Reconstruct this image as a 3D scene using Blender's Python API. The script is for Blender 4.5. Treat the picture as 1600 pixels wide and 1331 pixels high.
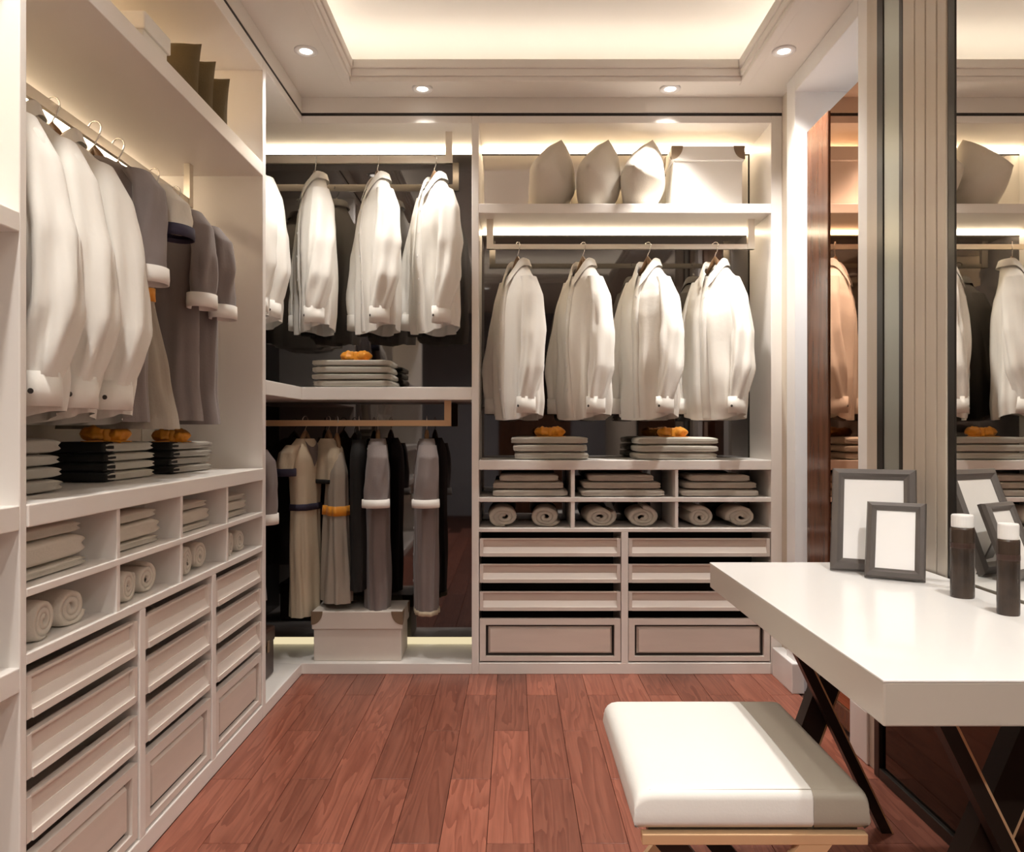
import bpy, bmesh, math, random
from mathutils import Vector, noise

for o in list(bpy.data.objects):
    bpy.data.objects.remove(o, do_unlink=True)
SC = bpy.context.scene
COL = SC.collection
PI = math.pi

# ------------------------------------------------------------------ camera, world, exposure
H = 1.1365                       # eye height; the camera looks along +Y
cam_d = bpy.data.cameras.new('camera')
cam = bpy.data.objects.new('camera', cam_d)
COL.objects.link(cam)
cam.location = (0, 0, H)
cam.rotation_euler = (PI / 2, 0, 0)
cam_d.sensor_width = 36
cam_d.lens = 27.0
cam_d.shift_x = -3 / 1600
cam_d.shift_y = 5.5 / 1600
cam_d.clip_start = 0.02
SC.camera = cam

world = bpy.data.worlds.new('world')
SC.world = world
world.use_nodes = True
world.node_tree.nodes['Background'].inputs[0].default_value = (1.0, 0.93, 0.85, 1)
world.node_tree.nodes['Background'].inputs[1].default_value = 0.15

SC.view_settings.view_transform = 'Standard'
SC.view_settings.look = 'None'
SC.view_settings.gamma = 1
SC.view_settings.use_curve_mapping = False
SC.view_settings.exposure = 0.18

WARM = (1.0, 0.80, 0.56)
SOFT = (1.0, 0.94, 0.84)
LED = 19.0          # niche strips
COVE = 9.0        # ceiling cove
SPOT = 106.0        # downlights

# ------------------------------------------------------------------ materials
def mat(name, col, rough=0.5, metal=0.0, var=0.0, vscale=6.0, bump=0.0, bscale=80.0, spec=0.5, sheen=0.0, coat=0.0, stretch=None):
    m = bpy.data.materials.new(name)
    m.use_nodes = True
    nt = m.node_tree
    b = nt.nodes['Principled BSDF']
    b.inputs['Roughness'].default_value = rough
    b.inputs['Metallic'].default_value = metal
    b.inputs['Specular IOR Level'].default_value = spec
    b.inputs['Sheen Weight'].default_value = sheen
    b.inputs['Coat Weight'].default_value = coat
    c = (*col, 1)
    b.inputs['Base Color'].default_value = c
    tc = nt.nodes.new('ShaderNodeTexCoord')
    mp = nt.nodes.new('ShaderNodeMapping')
    nt.links.new(tc.outputs['Object'], mp.inputs['Vector'])
    if stretch:
        mp.inputs['Scale'].default_value = stretch
    if var > 0:
        n = nt.nodes.new('ShaderNodeTexNoise')
        n.inputs['Scale'].default_value = vscale
        n.inputs['Detail'].default_value = 4
        nt.links.new(mp.outputs['Vector'], n.inputs['Vector'])
        r = nt.nodes.new('ShaderNodeValToRGB')
        r.color_ramp.elements[0].position = 0.3
        r.color_ramp.elements[1].position = 0.7
        r.color_ramp.elements[0].color = (*[x * (1 - var) for x in col], 1)
        r.color_ramp.elements[1].color = (*[min(1, x * (1 + var * 0.5)) for x in col], 1)
        nt.links.new(n.outputs['Fac'], r.inputs['Fac'])
        nt.links.new(r.outputs['Color'], b.inputs['Base Color'])
    if bump > 0:
        n2 = nt.nodes.new('ShaderNodeTexNoise')
        n2.inputs['Scale'].default_value = bscale
        n2.inputs['Detail'].default_value = 3
        nt.links.new(mp.outputs['Vector'], n2.inputs['Vector'])
        bp = nt.nodes.new('ShaderNodeBump')
        bp.inputs['Strength'].default_value = bump
        bp.inputs['Distance'].default_value = 0.004
        nt.links.new(n2.outputs['Fac'], bp.inputs['Height'])
        nt.links.new(bp.outputs['Normal'], b.inputs['Normal'])
    return m

def emit(name, col, strength):
    m = bpy.data.materials.new(name)
    m.use_nodes = True
    nt = m.node_tree
    nt.nodes.remove(nt.nodes['Principled BSDF'])
    e = nt.nodes.new('ShaderNodeEmission')
    e.inputs['Color'].default_value = (*col, 1)
    e.inputs['Strength'].default_value = strength
    nt.links.new(e.outputs[0], nt.nodes['Material Output'].inputs[0])
    return m

def wood_mat(name, dark, light, rough):
    m = bpy.data.materials.new(name)
    m.use_nodes = True
    nt = m.node_tree
    b = nt.nodes['Principled BSDF']
    b.inputs['Roughness'].default_value = rough
    tc = nt.nodes.new('ShaderNodeTexCoord')
    oi = nt.nodes.new('ShaderNodeObjectInfo')
    mul = nt.nodes.new('ShaderNodeVectorMath'); mul.operation = 'SCALE'
    mul.inputs['Scale'].default_value = 37.0
    cmb = nt.nodes.new('ShaderNodeCombineXYZ')
    for k in range(3):
        nt.links.new(oi.outputs['Random'], cmb.inputs[k])
    nt.links.new(cmb.outputs[0], mul.inputs[0])
    add = nt.nodes.new('ShaderNodeVectorMath'); add.operation = 'ADD'
    nt.links.new(tc.outputs['Object'], add.inputs[0])
    nt.links.new(mul.outputs['Vector'], add.inputs[1])
    mp = nt.nodes.new('ShaderNodeMapping')
    mp.inputs['Scale'].default_value = (15.0, 1.3, 8.0)
    nt.links.new(add.outputs[0], mp.inputs['Vector'])
    n1 = nt.nodes.new('ShaderNodeTexNoise')
    n1.inputs['Scale'].default_value = 1.0
    n1.inputs['Detail'].default_value = 2.5
    n1.inputs['Distortion'].default_value = 0.5
    nt.links.new(mp.outputs[0], n1.inputs['Vector'])
    # cathedral figure: rings cut out of the smooth noise
    m1 = nt.nodes.new('ShaderNodeMath'); m1.operation = 'MULTIPLY'; m1.inputs[1].default_value = 8.0
    m2 = nt.nodes.new('ShaderNodeMath'); m2.operation = 'FRACT'
    nt.links.new(n1.outputs['Fac'], m1.inputs[0])
    nt.links.new(m1.outputs[0], m2.inputs[0])
    r = nt.nodes.new('ShaderNodeValToRGB')
    r.color_ramp.elements[0].color = (*light, 1)
    r.color_ramp.elements[1].color = (*dark, 1)
    r.color_ramp.elements[0].position = 0.15
    r.color_ramp.elements[1].position = 0.95
    nt.links.new(m2.outputs[0], r.inputs['Fac'])
    # fine grain
    mp2 = nt.nodes.new('ShaderNodeMapping')
    mp2.inputs['Scale'].default_value = (140.0, 5.0, 60.0)
    nt.links.new(add.outputs[0], mp2.inputs['Vector'])
    n2 = nt.nodes.new('ShaderNodeTexNoise')
    n2.inputs['Scale'].default_value = 1.0
    n2.inputs['Detail'].default_value = 3
    nt.links.new(mp2.outputs[0], n2.inputs['Vector'])
    mx = nt.nodes.new('ShaderNodeMix'); mx.data_type = 'RGBA'; mx.blend_type = 'MULTIPLY'
    mx.inputs['Factor'].default_value = 0.45
    nt.links.new(r.outputs['Color'], mx.inputs[6])
    nt.links.new(n2.outputs['Fac'], mx.inputs[7])
    hsv = nt.nodes.new('ShaderNodeHueSaturation')
    mr = nt.nodes.new('ShaderNodeMapRange')
    mr.inputs['To Min'].default_value = 0.78
    mr.inputs['To Max'].default_value = 1.25
    nt.links.new(oi.outputs['Random'], mr.inputs['Value'])
    nt.links.new(mr.outputs[0], hsv.inputs['Value'])
    nt.links.new(mx.outputs[2], hsv.inputs['Color'])
    nt.links.new(hsv.outputs[0], b.inputs['Base Color'])
    bp = nt.nodes.new('ShaderNodeBump')
    bp.inputs['Strength'].default_value = 0.08
    bp.inputs['Distance'].default_value = 0.002
    nt.links.new(n2.outputs['Fac'], bp.inputs['Height'])
    nt.links.new(bp.outputs['Normal'], b.inputs['Normal'])
    return m

M = {
    'cab':     mat('cream_white_lacquer', (0.84, 0.80, 0.755), 0.38, var=0.02, vscale=2.0),
    'cabin':   mat('cream_interior_panel', (0.74, 0.66, 0.56), 0.5, var=0.03, vscale=2.0),
    'drawer':  mat('drawer_front_taupe', (0.76, 0.69, 0.63), 0.42, var=0.05, vscale=3.0, stretch=(1, 1, 8)),
    'panel':   mat('drawer_panel_pinkish', (0.71, 0.62, 0.55), 0.40, var=0.06, vscale=3.0, stretch=(1, 1, 8)),
    'dark':    mat('recess_shade_black', (0.02, 0.015, 0.012), 0.6, var=0.2),  # near-black colour put in gaps and recesses to carry their shade
    'ceil':    mat('ceiling_paint', (0.80, 0.75, 0.69), 0.8, var=0.01),
    'wall':    mat('wall_paint_beige', (0.66, 0.58, 0.48), 0.8, var=0.02),
    'greywall': mat('wall_paint_slate', (0.30, 0.30, 0.33), 0.7, var=0.05),
    'white':   mat('white_satin_paint', (0.84, 0.82, 0.80), 0.4, var=0.01),
    'smoke':   mat('smoked_mirror', (0.145, 0.138, 0.138), 0.03, metal=1.0),
    'mirror':  mat('silver_mirror', (0.88, 0.87, 0.84), 0.01, metal=1.0),
    'greenglass': mat('bevelled_grey_green_mirror', (0.42, 0.44, 0.40), 0.35, metal=0.6),
    'brownmirror': mat('bronze_mirror', (0.52, 0.29, 0.17), 0.02, metal=1.0),
    'brownwood': mat('brown_gloss_wood', (0.13, 0.055, 0.03), 0.22, var=0.35, vscale=5, stretch=(6, 6, 0.6)),
    'blackframe': mat('black_bronze_frame', (0.03, 0.026, 0.022), 0.3, metal=0.4),
    'shademirror': mat('mirror_darkened_for_shade', (0.075, 0.06, 0.048), 0.06, metal=1.0),  # mirror with the shade under the table put into its tint
    'pilaster': mat('taupe_pilaster_board', (0.56, 0.49, 0.41), 0.35, var=0.05, vscale=4, stretch=(5, 5, 0.5)),
    'floor':   wood_mat('red_brown_oak', (0.245, 0.074, 0.045), (0.355, 0.122, 0.076), 0.36),
    'joint':   mat('dark_floor_joint', (0.07, 0.022, 0.012), 0.7),
    'shirt':   mat('white_cotton', (0.80, 0.77, 0.71), 0.85, var=0.03, vscale=3, bump=0.15, bscale=60, sheen=0.15),
    'cuffw':   mat('white_cuff_cotton', (0.84, 0.81, 0.76), 0.85, bump=0.1, bscale=90),
    'grey':    mat('taupe_grey_wool', (0.22, 0.185, 0.175), 0.9, var=0.08, vscale=5, bump=0.2, bscale=120, sheen=0.2),
    'greyd':   mat('charcoal_taupe_wool', (0.14, 0.115, 0.11), 0.9, var=0.08, vscale=5, bump=0.2, bscale=120, sheen=0.2),
    'beige':   mat('beige_linen', (0.56, 0.48, 0.35), 0.9, var=0.06, vscale=5, bump=0.2, bscale=120),
    'greige':  mat('greige_linen', (0.38, 0.33, 0.27), 0.9, var=0.06, vscale=5, bump=0.2, bscale=120),
    'cream':   mat('cream_knit', (0.64, 0.59, 0.51), 0.9, var=0.05, vscale=7, bump=0.25, bscale=140),
    'navy':    mat('navy_band', (0.03, 0.025, 0.05), 0.8, var=0.1),
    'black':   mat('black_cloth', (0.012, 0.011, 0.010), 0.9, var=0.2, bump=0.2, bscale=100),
    'orange':  mat('orange_satin_ribbon', (0.85, 0.33, 0.02), 0.45, var=0.12, vscale=20, sheen=0.2),
    'fold':    mat('folded_pale_cotton', (0.56, 0.53, 0.46), 0.9, var=0.06, vscale=10, bump=0.2, bscale=120),
    'foldg':   mat('folded_grey_wool', (0.43, 0.40, 0.35), 0.9, var=0.08, vscale=10, bump=0.25, bscale=120),
    'roll':    mat('rolled_ecru_knit', (0.55, 0.50, 0.43), 0.9, var=0.1, vscale=14, bump=0.4, bscale=90),
    'olive':   mat('olive_brown_cushion', (0.15, 0.108, 0.05), 0.9, var=0.15, vscale=8, bump=0.3, bscale=150),
    'pillow':  mat('ivory_cushion', (0.68, 0.62, 0.53), 0.8, var=0.04, vscale=8, bump=0.2, bscale=150, sheen=0.2),
    'box':     mat('cream_box_board', (0.72, 0.66, 0.59), 0.6, var=0.03),
    'boxw':    mat('white_box_board', (0.84, 0.81, 0.76), 0.55, var=0.02),
    'guard':   mat('brown_leather_guard', (0.22, 0.15, 0.09), 0.5, var=0.15, bump=0.2, bscale=200),
    'brownbox': mat('dark_brown_leather', (0.05, 0.022, 0.014), 0.4, var=0.2, bump=0.2, bscale=150),
    'rail':    mat('champagne_metal', (0.80, 0.74, 0.64), 0.28, metal=0.85),
    'gold':    mat('brushed_gold', (0.78, 0.52, 0.30), 0.35, metal=0.35),
    'hangerw': mat('brown_wood_hanger', (0.22, 0.12, 0.055), 0.4, var=0.2, vscale=20),
    'chrome':  mat('chrome', (0.8, 0.79, 0.77), 0.15, metal=1.0),
    'tabletop': mat('white_gloss_top', (0.88, 0.87, 0.85), 0.25, coat=0.3),
    'apron':   mat('shade_tinted_table_edge', (0.55, 0.50, 0.435), 0.3),  # darker than the white top so the slab sides carry their shading
    'legdark': mat('black_brown_table_leg', (0.018, 0.012, 0.009), 0.35),
    'seat':    mat('white_leather', (0.84, 0.83, 0.79), 0.42, var=0.01, bump=0.05, bscale=200),
    'seatt':   mat('taupe_leather', (0.40, 0.36, 0.295), 0.42, var=0.02, bump=0.05, bscale=200),
    'frame':   mat('grey_brown_frame', (0.115, 0.10, 0.092), 0.35, var=0.08),
    'photo':   mat('white_photo_mount', (0.86, 0.85, 0.84), 0.3),
    'bottle':  mat('dark_brown_bottle', (0.05, 0.032, 0.022), 0.25, var=0.5, vscale=14),
    'capw':    mat('white_bottle_cap', (0.82, 0.80, 0.78), 0.4),
    'stopper': mat('button_dark', (0.05, 0.045, 0.04), 0.4),
    'led':     emit('led_strip', WARM, LED),
    'ledtop':  emit('led_strip_top', (1.0, 0.72, 0.42), LED * 0.9),
    'ledlow':  emit('led_strip_low', (1.0, 0.84, 0.52), 0.75),
    'cove':    emit('cove_led', SOFT, COVE),
    'lens':    emit('downlight_lens', (1.0, 0.93, 0.82), 4.0),
}

# ------------------------------------------------------------------ object helpers
def link(o, parent=None):
    COL.objects.link(o)
    if parent is not None:
        o.parent = parent
    return o

def tag(o, label=None, cat=None, group=None, kind=None):
    if label: o['label'] = label
    if cat: o['category'] = cat
    if group: o['group'] = group
    if kind: o['kind'] = kind
    return o

def thing(name, label, cat, loc=(0, 0, 0), rotz=0.0, group=None):
    o = bpy.data.objects.new(name, None)
    o.empty_display_size = 0.05
    link(o)
    o.location = loc
    o.rotation_euler = (0, 0, rotz)
    return tag(o, label, cat, group)

def make(name, verts, faces, m, parent=None, smooth=False, loc=None, rot=None):
    me = bpy.data.meshes.new(name)
    me.from_pydata([tuple(v) for v in verts], [], faces)
    me.materials.append(M[m])
    if smooth:
        me.polygons.foreach_set('use_smooth', [True] * len(me.polygons))
    me.update()
    o = bpy.data.objects.new(name, me)
    if loc: o.location = loc
    if rot: o.rotation_euler = rot
    return link(o, parent)

class MB:
    """collects boxes / prisms / tubes of ONE piece into one mesh"""
    def __init__(self): self.bm = bmesh.new()
    def box(self, x0, x1, y0, y1, z0, z1, bev=0.0):
        t = bmesh.new()
        bmesh.ops.create_cube(t, size=1)
        for v in t.verts:
            v.co = Vector(((x0 + x1) / 2 + v.co.x * (x1 - x0), (y0 + y1) / 2 + v.co.y * (y1 - y0), (z0 + z1) / 2 + v.co.z * (z1 - z0)))
        if bev > 0:
            bmesh.ops.bevel(t, geom=t.edges[:], offset=bev, segments=2, affect='EDGES', profile=0.5)
        self.merge(t)
        return self
    def hexa(self, pts):   # 8 points: bottom 4 then top 4
        vs = [self.bm.verts.new(p) for p in pts]
        for f in ((3, 2, 1, 0), (4, 5, 6, 7), (0, 1, 5, 4), (1, 2, 6, 5), (2, 3, 7, 6), (3, 0, 4, 7)):
            self.bm.faces.new([vs[i] for i in f])
        return self
    def tube(self, pts, r, n=10, cap=True):
        pts = [Vector(p) for p in pts]
        rings = []
        up = Vector((0, 0, 1))
        prev = None
        for i, p in enumerate(pts):
            d = (pts[min(i + 1, len(pts) - 1)] - pts[max(i - 1, 0)]).normalized()
            a = prev if prev is not None else (Vector((1, 0, 0)) if abs(d.z) > 0.9 else up)
            a = (a - d * a.dot(d)).normalized()
            b = d.cross(a)
            prev = a
            rr = r[i] if isinstance(r, (list, tuple)) else r
            rings.append([self.bm.verts.new(p + (a * math.cos(k * 2 * PI / n) + b * math.sin(k * 2 * PI / n)) * rr) for k in range(n)])
        for q in range(len(rings) - 1):
            for k in range(n):
                self.bm.faces.new((rings[q][k], rings[q][(k + 1) % n], rings[q + 1][(k + 1) % n], rings[q + 1][k]))
        if cap:
            self.bm.faces.new(rings[0][::-1]); self.bm.faces.new(rings[-1])
        return self
    def lathe(self, prof, n=24, c=(0, 0)):
        rings = []
        for r, z in prof:
            rings.append([self.bm.verts.new((c[0] + r * math.cos(k * 2 * PI / n), c[1] + r * math.sin(k * 2 * PI / n), z)) for k in range(n)])
        for q in range(len(rings) - 1):
            for k in range(n):
                self.bm.faces.new((rings[q][k], rings[q][(k + 1) % n], rings[q + 1][(k + 1) % n], rings[q + 1][k]))
        self.bm.faces.new(rings[0][::-1]); self.bm.faces.new(rings[-1])
        return self
    def merge(self, t):
        me = bpy.data.meshes.new('tmp'); t.to_mesh(me); t.free()
        self.bm.from_mesh(me); bpy.data.meshes.remove(me)
    def build(self, name, m, parent=None, smooth=False, loc=None, off=None, rot=None):
        if off is not None:
            for v in self.bm.verts: v.co -= Vector(off)
        bmesh.ops.recalc_face_normals(self.bm, faces=self.bm.faces[:])
        me = bpy.data.meshes.new(name)
        self.bm.to_mesh(me); self.bm.free()
        me.materials.append(M[m])
        if smooth:
            me.polygons.foreach_set('use_smooth', [True] * len(me.polygons))
        o = bpy.data.objects.new(name, me)
        if loc: o.location = loc
        if rot: o.rotation_euler = rot
        return link(o, parent)

def wbox(T, name, x0, x1, y0, y1, z0, z1, m, bev=0.0025, parent=None):
    """a box given in world coordinates as a part of thing T (T itself unrotated)"""
    p = parent or T
    off = T.location if T is not None else None
    return MB().box(x0, x1, y0, y1, z0, z1, bev).build(name, m, p, off=off)

def struct(o):
    o['kind'] = 'structure'
    return o

def ordinal(i): return ['first', 'second', 'third', 'fourth', 'fifth', 'sixth', 'seventh', 'eighth', 'ninth', 'tenth'][i]

# ------------------------------------------------------------------ layout numbers
YB = 3.568          # front plane of the back wardrobes
YR = 3.907          # their mirrored rear
XL = -0.985         # front plane of the left wardrobes
XLR = -1.46         # their rear
ZT = 2.56           # wardrobe ceiling
ZC = 2.68           # room ceiling
YN = -2.4           # wall behind the camera
XW = 1.20           # mirror plane on the right wall

# ------------------------------------------------------------------ the setting
fl = struct(MB().box(-1.6, 2.1, YN, 4.1, -0.06, -0.006).build('floor', 'joint'))
PW, PLN = 0.130, 0.79
cache = {}
rnd = random.Random(3)
ncol = 17
for c in range(ncol):
    x0 = XL + c * PW
    x1 = min(x0 + PW, 1.235)
    y = 3.288 if c % 2 == 0 else 2.899
    segs = [(y, YB + 0.02)]
    while y > -0.6:
        segs.append((y - PLN, y)); y -= PLN
    for (a, b) in segs:
        key = (round(b - a, 4), round(x1 - x0, 4))
        if key not in cache:
            w, l = x1 - x0, b - a
            o = MB().box(-w / 2 + 0.0007, w / 2 - 0.0007, -l / 2 + 0.0007, l / 2 - 0.0007, -0.006, 0.0, 0.0012).build('plank', 'floor', fl)
            cache[key] = o.data
        else:
            o = link(bpy.data.objects.new('plank', cache[key]), fl)
        o.location = ((x0 + x1) / 2, (a + b) / 2, 0)

# outer shell
struct(MB().box(-1.6, 2.1, YR + 0.05, YR + 0.13, -0.06, 3.1).build('wall_back', 'wall'))
struct(MB().box(-1.62, XLR - 0.04, YN, YR + 0.05, -0.06, 3.1).build('wall_left', 'wall'))
wf = struct(MB().box(-1.6, 2.1, YN - 0.1, YN, -0.06, 3.1).build('wall_front', 'greywall'))
# door behind the camera, only seen dimly in the smoked mirrors
dr = struct(MB().box(-0.2, 0.75, YN, YN + 0.04, 0, 2.15, 0.004).build('door_2', 'brownwood'))
# right wall in pieces around the door opening: x >= XW+.025
w = MB()
w.box(1.246, 1.40, 3.43, YR + 0.05, 0, ZC)
w.box(XW + 0.02, 1.40, YN, 2.62, 0, ZC)
w.box(1.25, 1.40, 2.62, 3.43, 2.62, ZC)
struct(w.build('wall_right', 'wall'))
struct(MB().box(1.95, 2.05, YN, YR + .05, -0.06, ZC).build('wall_corridor', 'white'))

# ceiling with a tray opening
tx0, tx1, ty0, ty1 = -0.73, 1.01, -0.25, 3.39
c = MB()
c.box(-1.6, tx0, YN, 4.0, ZC, ZC + 0.02)
c.box(tx1, 2.1, YN, 4.0, ZC, ZC + 0.02)
c.box(tx0, tx1, ty1, 4.0, ZC, ZC + 0.02)
c.box(tx0, tx1, YN, ty0, ZC, ZC + 0.02)
g = 0.37
c.box(tx0 - g, tx1 + g, ty0 - g, ty1 + g, 2.95, 2.97)
c.box(tx0 - g - .02, tx0 - g, ty0 - g, ty1 + g, ZC + .02, 2.97)
c.box(tx1 + g, tx1 + g + .02, ty0 - g, ty1 + g, ZC + .02, 2.97)
c.box(tx0 - g, tx1 + g, ty0 - g - .02, ty0 - g, ZC + .02, 2.97)
c.box(tx0 - g, tx1 + g, ty1 + g, ty1 + g + .02, ZC + .02, 2.97)
ceil = struct(c.build('ceiling', 'ceil'))
# stepped moulding round the tray
def ring(mb, d0, d1, z0, z1, bev=0.004):
    # frame lying between offsets d0 (inner) and d1 (outer) of the tray edge
    mb.box(tx0 - d1, tx0 - d0, ty0 - d1, ty1 + d1, z0, z1, bev)
    mb.box(tx1 + d0, tx1 + d1, ty0 - d1, ty1 + d1, z0, z1, bev)
    mb.box(tx0 - d0, tx1 + d0, ty1 + d0, ty1 + d1, z0, z1, bev)
    mb.box(tx0 - d0, tx1 + d0, ty0 - d1, ty0 - d0, z0, z1, bev)
mo = MB()
ring(mo, -0.006, 0.035, ZC - 0.010, ZC + 0.014)
ring(mo, -0.014, 0.02, ZC + 0.012, ZC + 0.045)
ring(mo, -0.022, 0.012, ZC + 0.043, ZC + 0.082)
tr = struct(mo.build('trim_1', 'ceil'))
cv = MB()
ring(cv, 0.16, 0.19, ZC + 0.022, ZC + 0.034, 0)
tag(cv.build('cove_light_strip', 'cove'), 'warm white light strip hidden in the ceiling tray cove', 'light strip')
# fascia above the wardrobes, over a black strip that stands in for the shadow gap
f = MB()
f.box(XL, 1.246, YB, YB + 0.03, 2.608, ZC - 0.0005, 0.001)
f.box(XL - 0.03, XL, YN, YB + 0.03, 2.608, ZC - 0.0005, 0.001)
struct(f.build('trim_2', 'ceil'))
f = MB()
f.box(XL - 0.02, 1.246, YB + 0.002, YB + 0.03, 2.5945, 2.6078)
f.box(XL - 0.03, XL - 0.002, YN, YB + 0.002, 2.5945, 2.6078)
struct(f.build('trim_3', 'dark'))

# downlights
dl = [(-0.414, 3.475, 'over the corner shirts'), (0.707, 3.475, 'over the four hung shirts'),
      (-0.847, 3.129, 'beside the left wardrobe top'), (1.10, 3.129, 'nearest the door'),
      (-0.847, 1.3, None), (1.10, 1.3, None), (-0.3, -0.6, None), (0.6, -0.6, None), (-0.847, 0.2, None)]  # those behind and above the viewpoint are unseen additions lighting the cabinet fronts
for i, (x, y, where) in enumerate(dl):
    lab = 'small round recessed ceiling downlight ' + (where or ['above the near left wardrobe', 'above the white table', 'added unseen, left of two behind the viewpoint', 'added unseen, right of two behind the viewpoint', 'added unseen above the viewpoint left side'][i - 4])
    t = thing('ceiling_downlight', lab, 'downlight', (x, y, ZC), 0, 'recessed ceiling downlights')
    r = MB()
    r.lathe([(0.026, 0.0), (0.026, -0.004), (0.036, -0.008), (0.047, -0.004), (0.047, 0.0)], 28)
    r.build('ring', 'white', t, smooth=True)
    MB().lathe([(0.025, -0.001), (0.025, -0.0035), (0.0, -0.0045)][:2] + [(0.001, -0.0045)], 24).build('lens', 'lens', t)
    ld = bpy.data.lights.new('downlight_beam', 'SPOT')
    ld.energy = SPOT * ((0.75 if x > 0 else 0.32) if y > 3.3 else ((0.8 if x > 0 else 0.36) if y > 3 else ((0.80 if x > 0 else 0.6) if y > 1 else (0.4 if x < -0.8 else 0.85))))
    ld.color = (1.0, 0.955, 0.90)
    ld.spot_size = math.radians(88 if y > 3.3 else (110 if y > 0.5 else 150))
    ld.spot_blend = 1.0
    ld.shadow_soft_size = 0.04
    lo = bpy.data.objects.new('downlight_beam', ld)
    link(lo, t)
    lo.location = (0, 0, -0.03)

# ------------------------------------------------------------------ right side: door, casing, mirrors
cs = MB()
cs.box(1.218, 1.45, 3.33, 3.43, 0, ZC - 0.001, 0.003)
cs.box(1.218, 1.45, 2.62, 2.72, 0, ZC - 0.001, 0.003)
cs.box(1.218, 1.45, 2.72, 3.33, 2.60, ZC - 0.001, 0.003)
struct(cs.build('trim_4', 'white'))
struct(MB().box(1.195, 1.25, 3.30, 3.555, 0, 0.13, 0.004).build('baseboard_right', 'white'))
struct(MB().box(1.195, 1.25, 2.60, 2.735, 0, 0.18, 0.004).build('baseboard_door', 'white'))
d = bpy.data.objects.new('door_1', None); link(d); d.location = (1.255, 2.95, 0); struct(d)
MB().box(-0.012, 0.018, 0.09, 0.31, 0.01, 2.40, 0.004).build('stile', 'brownwood', d)
MB().box(-0.012, 0.018, -0.31, -0.22, 0.01, 2.40, 0.004).build('stile', 'brownwood', d)
MB().box(-0.012, 0.018, -0.22, 0.09, 0.01, 0.09, 0.004).build('rail', 'brownwood', d)
MB().box(-0.006, 0.012, -0.22, 0.09, 0.09, 2.40, 0.002).build('mirror_pane', 'brownmirror', d)
corr = bpy.data.lights.new('corridor_fill_light', 'SPOT'); corr.energy = 60; corr.spot_size = math.radians(130); corr.spot_blend = 0.8
corr.shadow_soft_size = 0.06; corr.color = (0.93, 0.96, 1.0)
co = link(bpy.data.objects.new('corridor_fill_light', corr)); co.location = (1.70, 2.75, ZC - 0.02)  # unseen lamp added to brighten the space seen above the door

# taupe strip of wall between casing and the narrow mirror
struct(MB().box(XW + 0.004, XW + 0.02, 2.535, 2.62, 0, ZC, 0.001).build('trim_5', 'pilaster'))
nm = thing('narrow_mirror', 'tall narrow grey-green mirror between two dark strips', 'mirror', (XW, 2.45, 0.66))
wbox(nm, 'frame_strip', XW - 0.003, XW + 0.02, 2.492, 2.535, 0.66, ZC, 'blackframe')
wbox(nm, 'frame_strip', XW - 0.003, XW + 0.02, 2.365, 2.39, 0.66, ZC, 'blackframe')
wbox(nm, 'glass', XW, XW + 0.02, 2.39, 2.492, 0.66, ZC, 'greenglass', 0.004)
pl = struct(MB().box(XW + 0.006, XW + 0.02, 2.12, 2.36, 0.66, ZC).build('trim_6', 'pilaster'))
for (a, b) in ((2.292, 2.36), (2.232, 2.288), (2.172, 2.228), (2.122, 2.168)):
    MB().box(XW - 0.006, XW + 0.008, a, b, 0.66, ZC, 0.003).build('board', 'pilaster', pl)
wm = thing('wall_mirror', 'large silver wall mirror with dark edge behind the white table', 'mirror', (XW, 1.2, 0.66))
wbox(wm, 'frame_strip', XW - 0.003, XW + 0.02, 2.085, 2.12, 0.66, ZC, 'blackframe')
wbox(wm, 'glass', XW, XW + 0.02, 0.35, 2.085, 0.66, ZC, 'mirror', 0.001)
wbox(wm, 'frame_strip', XW - 0.010, XW + 0.02, 0.31, 0.35, 0.66, ZC, 'blackframe')
lm = thing('shade_darkened_mirror', 'black framed mirror panel darkened for shade under the white table', 'panel', (XW, 1.4, 0))  # wall mirror carried on below; its dark tint stands for table shade
wbox(lm, 'glass', XW, XW + 0.02, 0.35, 2.50, 0.035, 0.65, 'shademirror', 0.001)
wbox(lm, 'frame_strip', XW - 0.012, XW + 0.02, 2.50, 2.535, 0, 0.66, 'blackframe')
wbox(lm, 'frame_strip', XW - 0.012, XW + 0.02, 0.31, 2.50, 0, 0.035, 'blackframe')
wbox(lm, 'frame_strip', XW - 0.006, XW + 0.02, 0.31, 2.50, 0.645, 0.66, 'blackframe')

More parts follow.
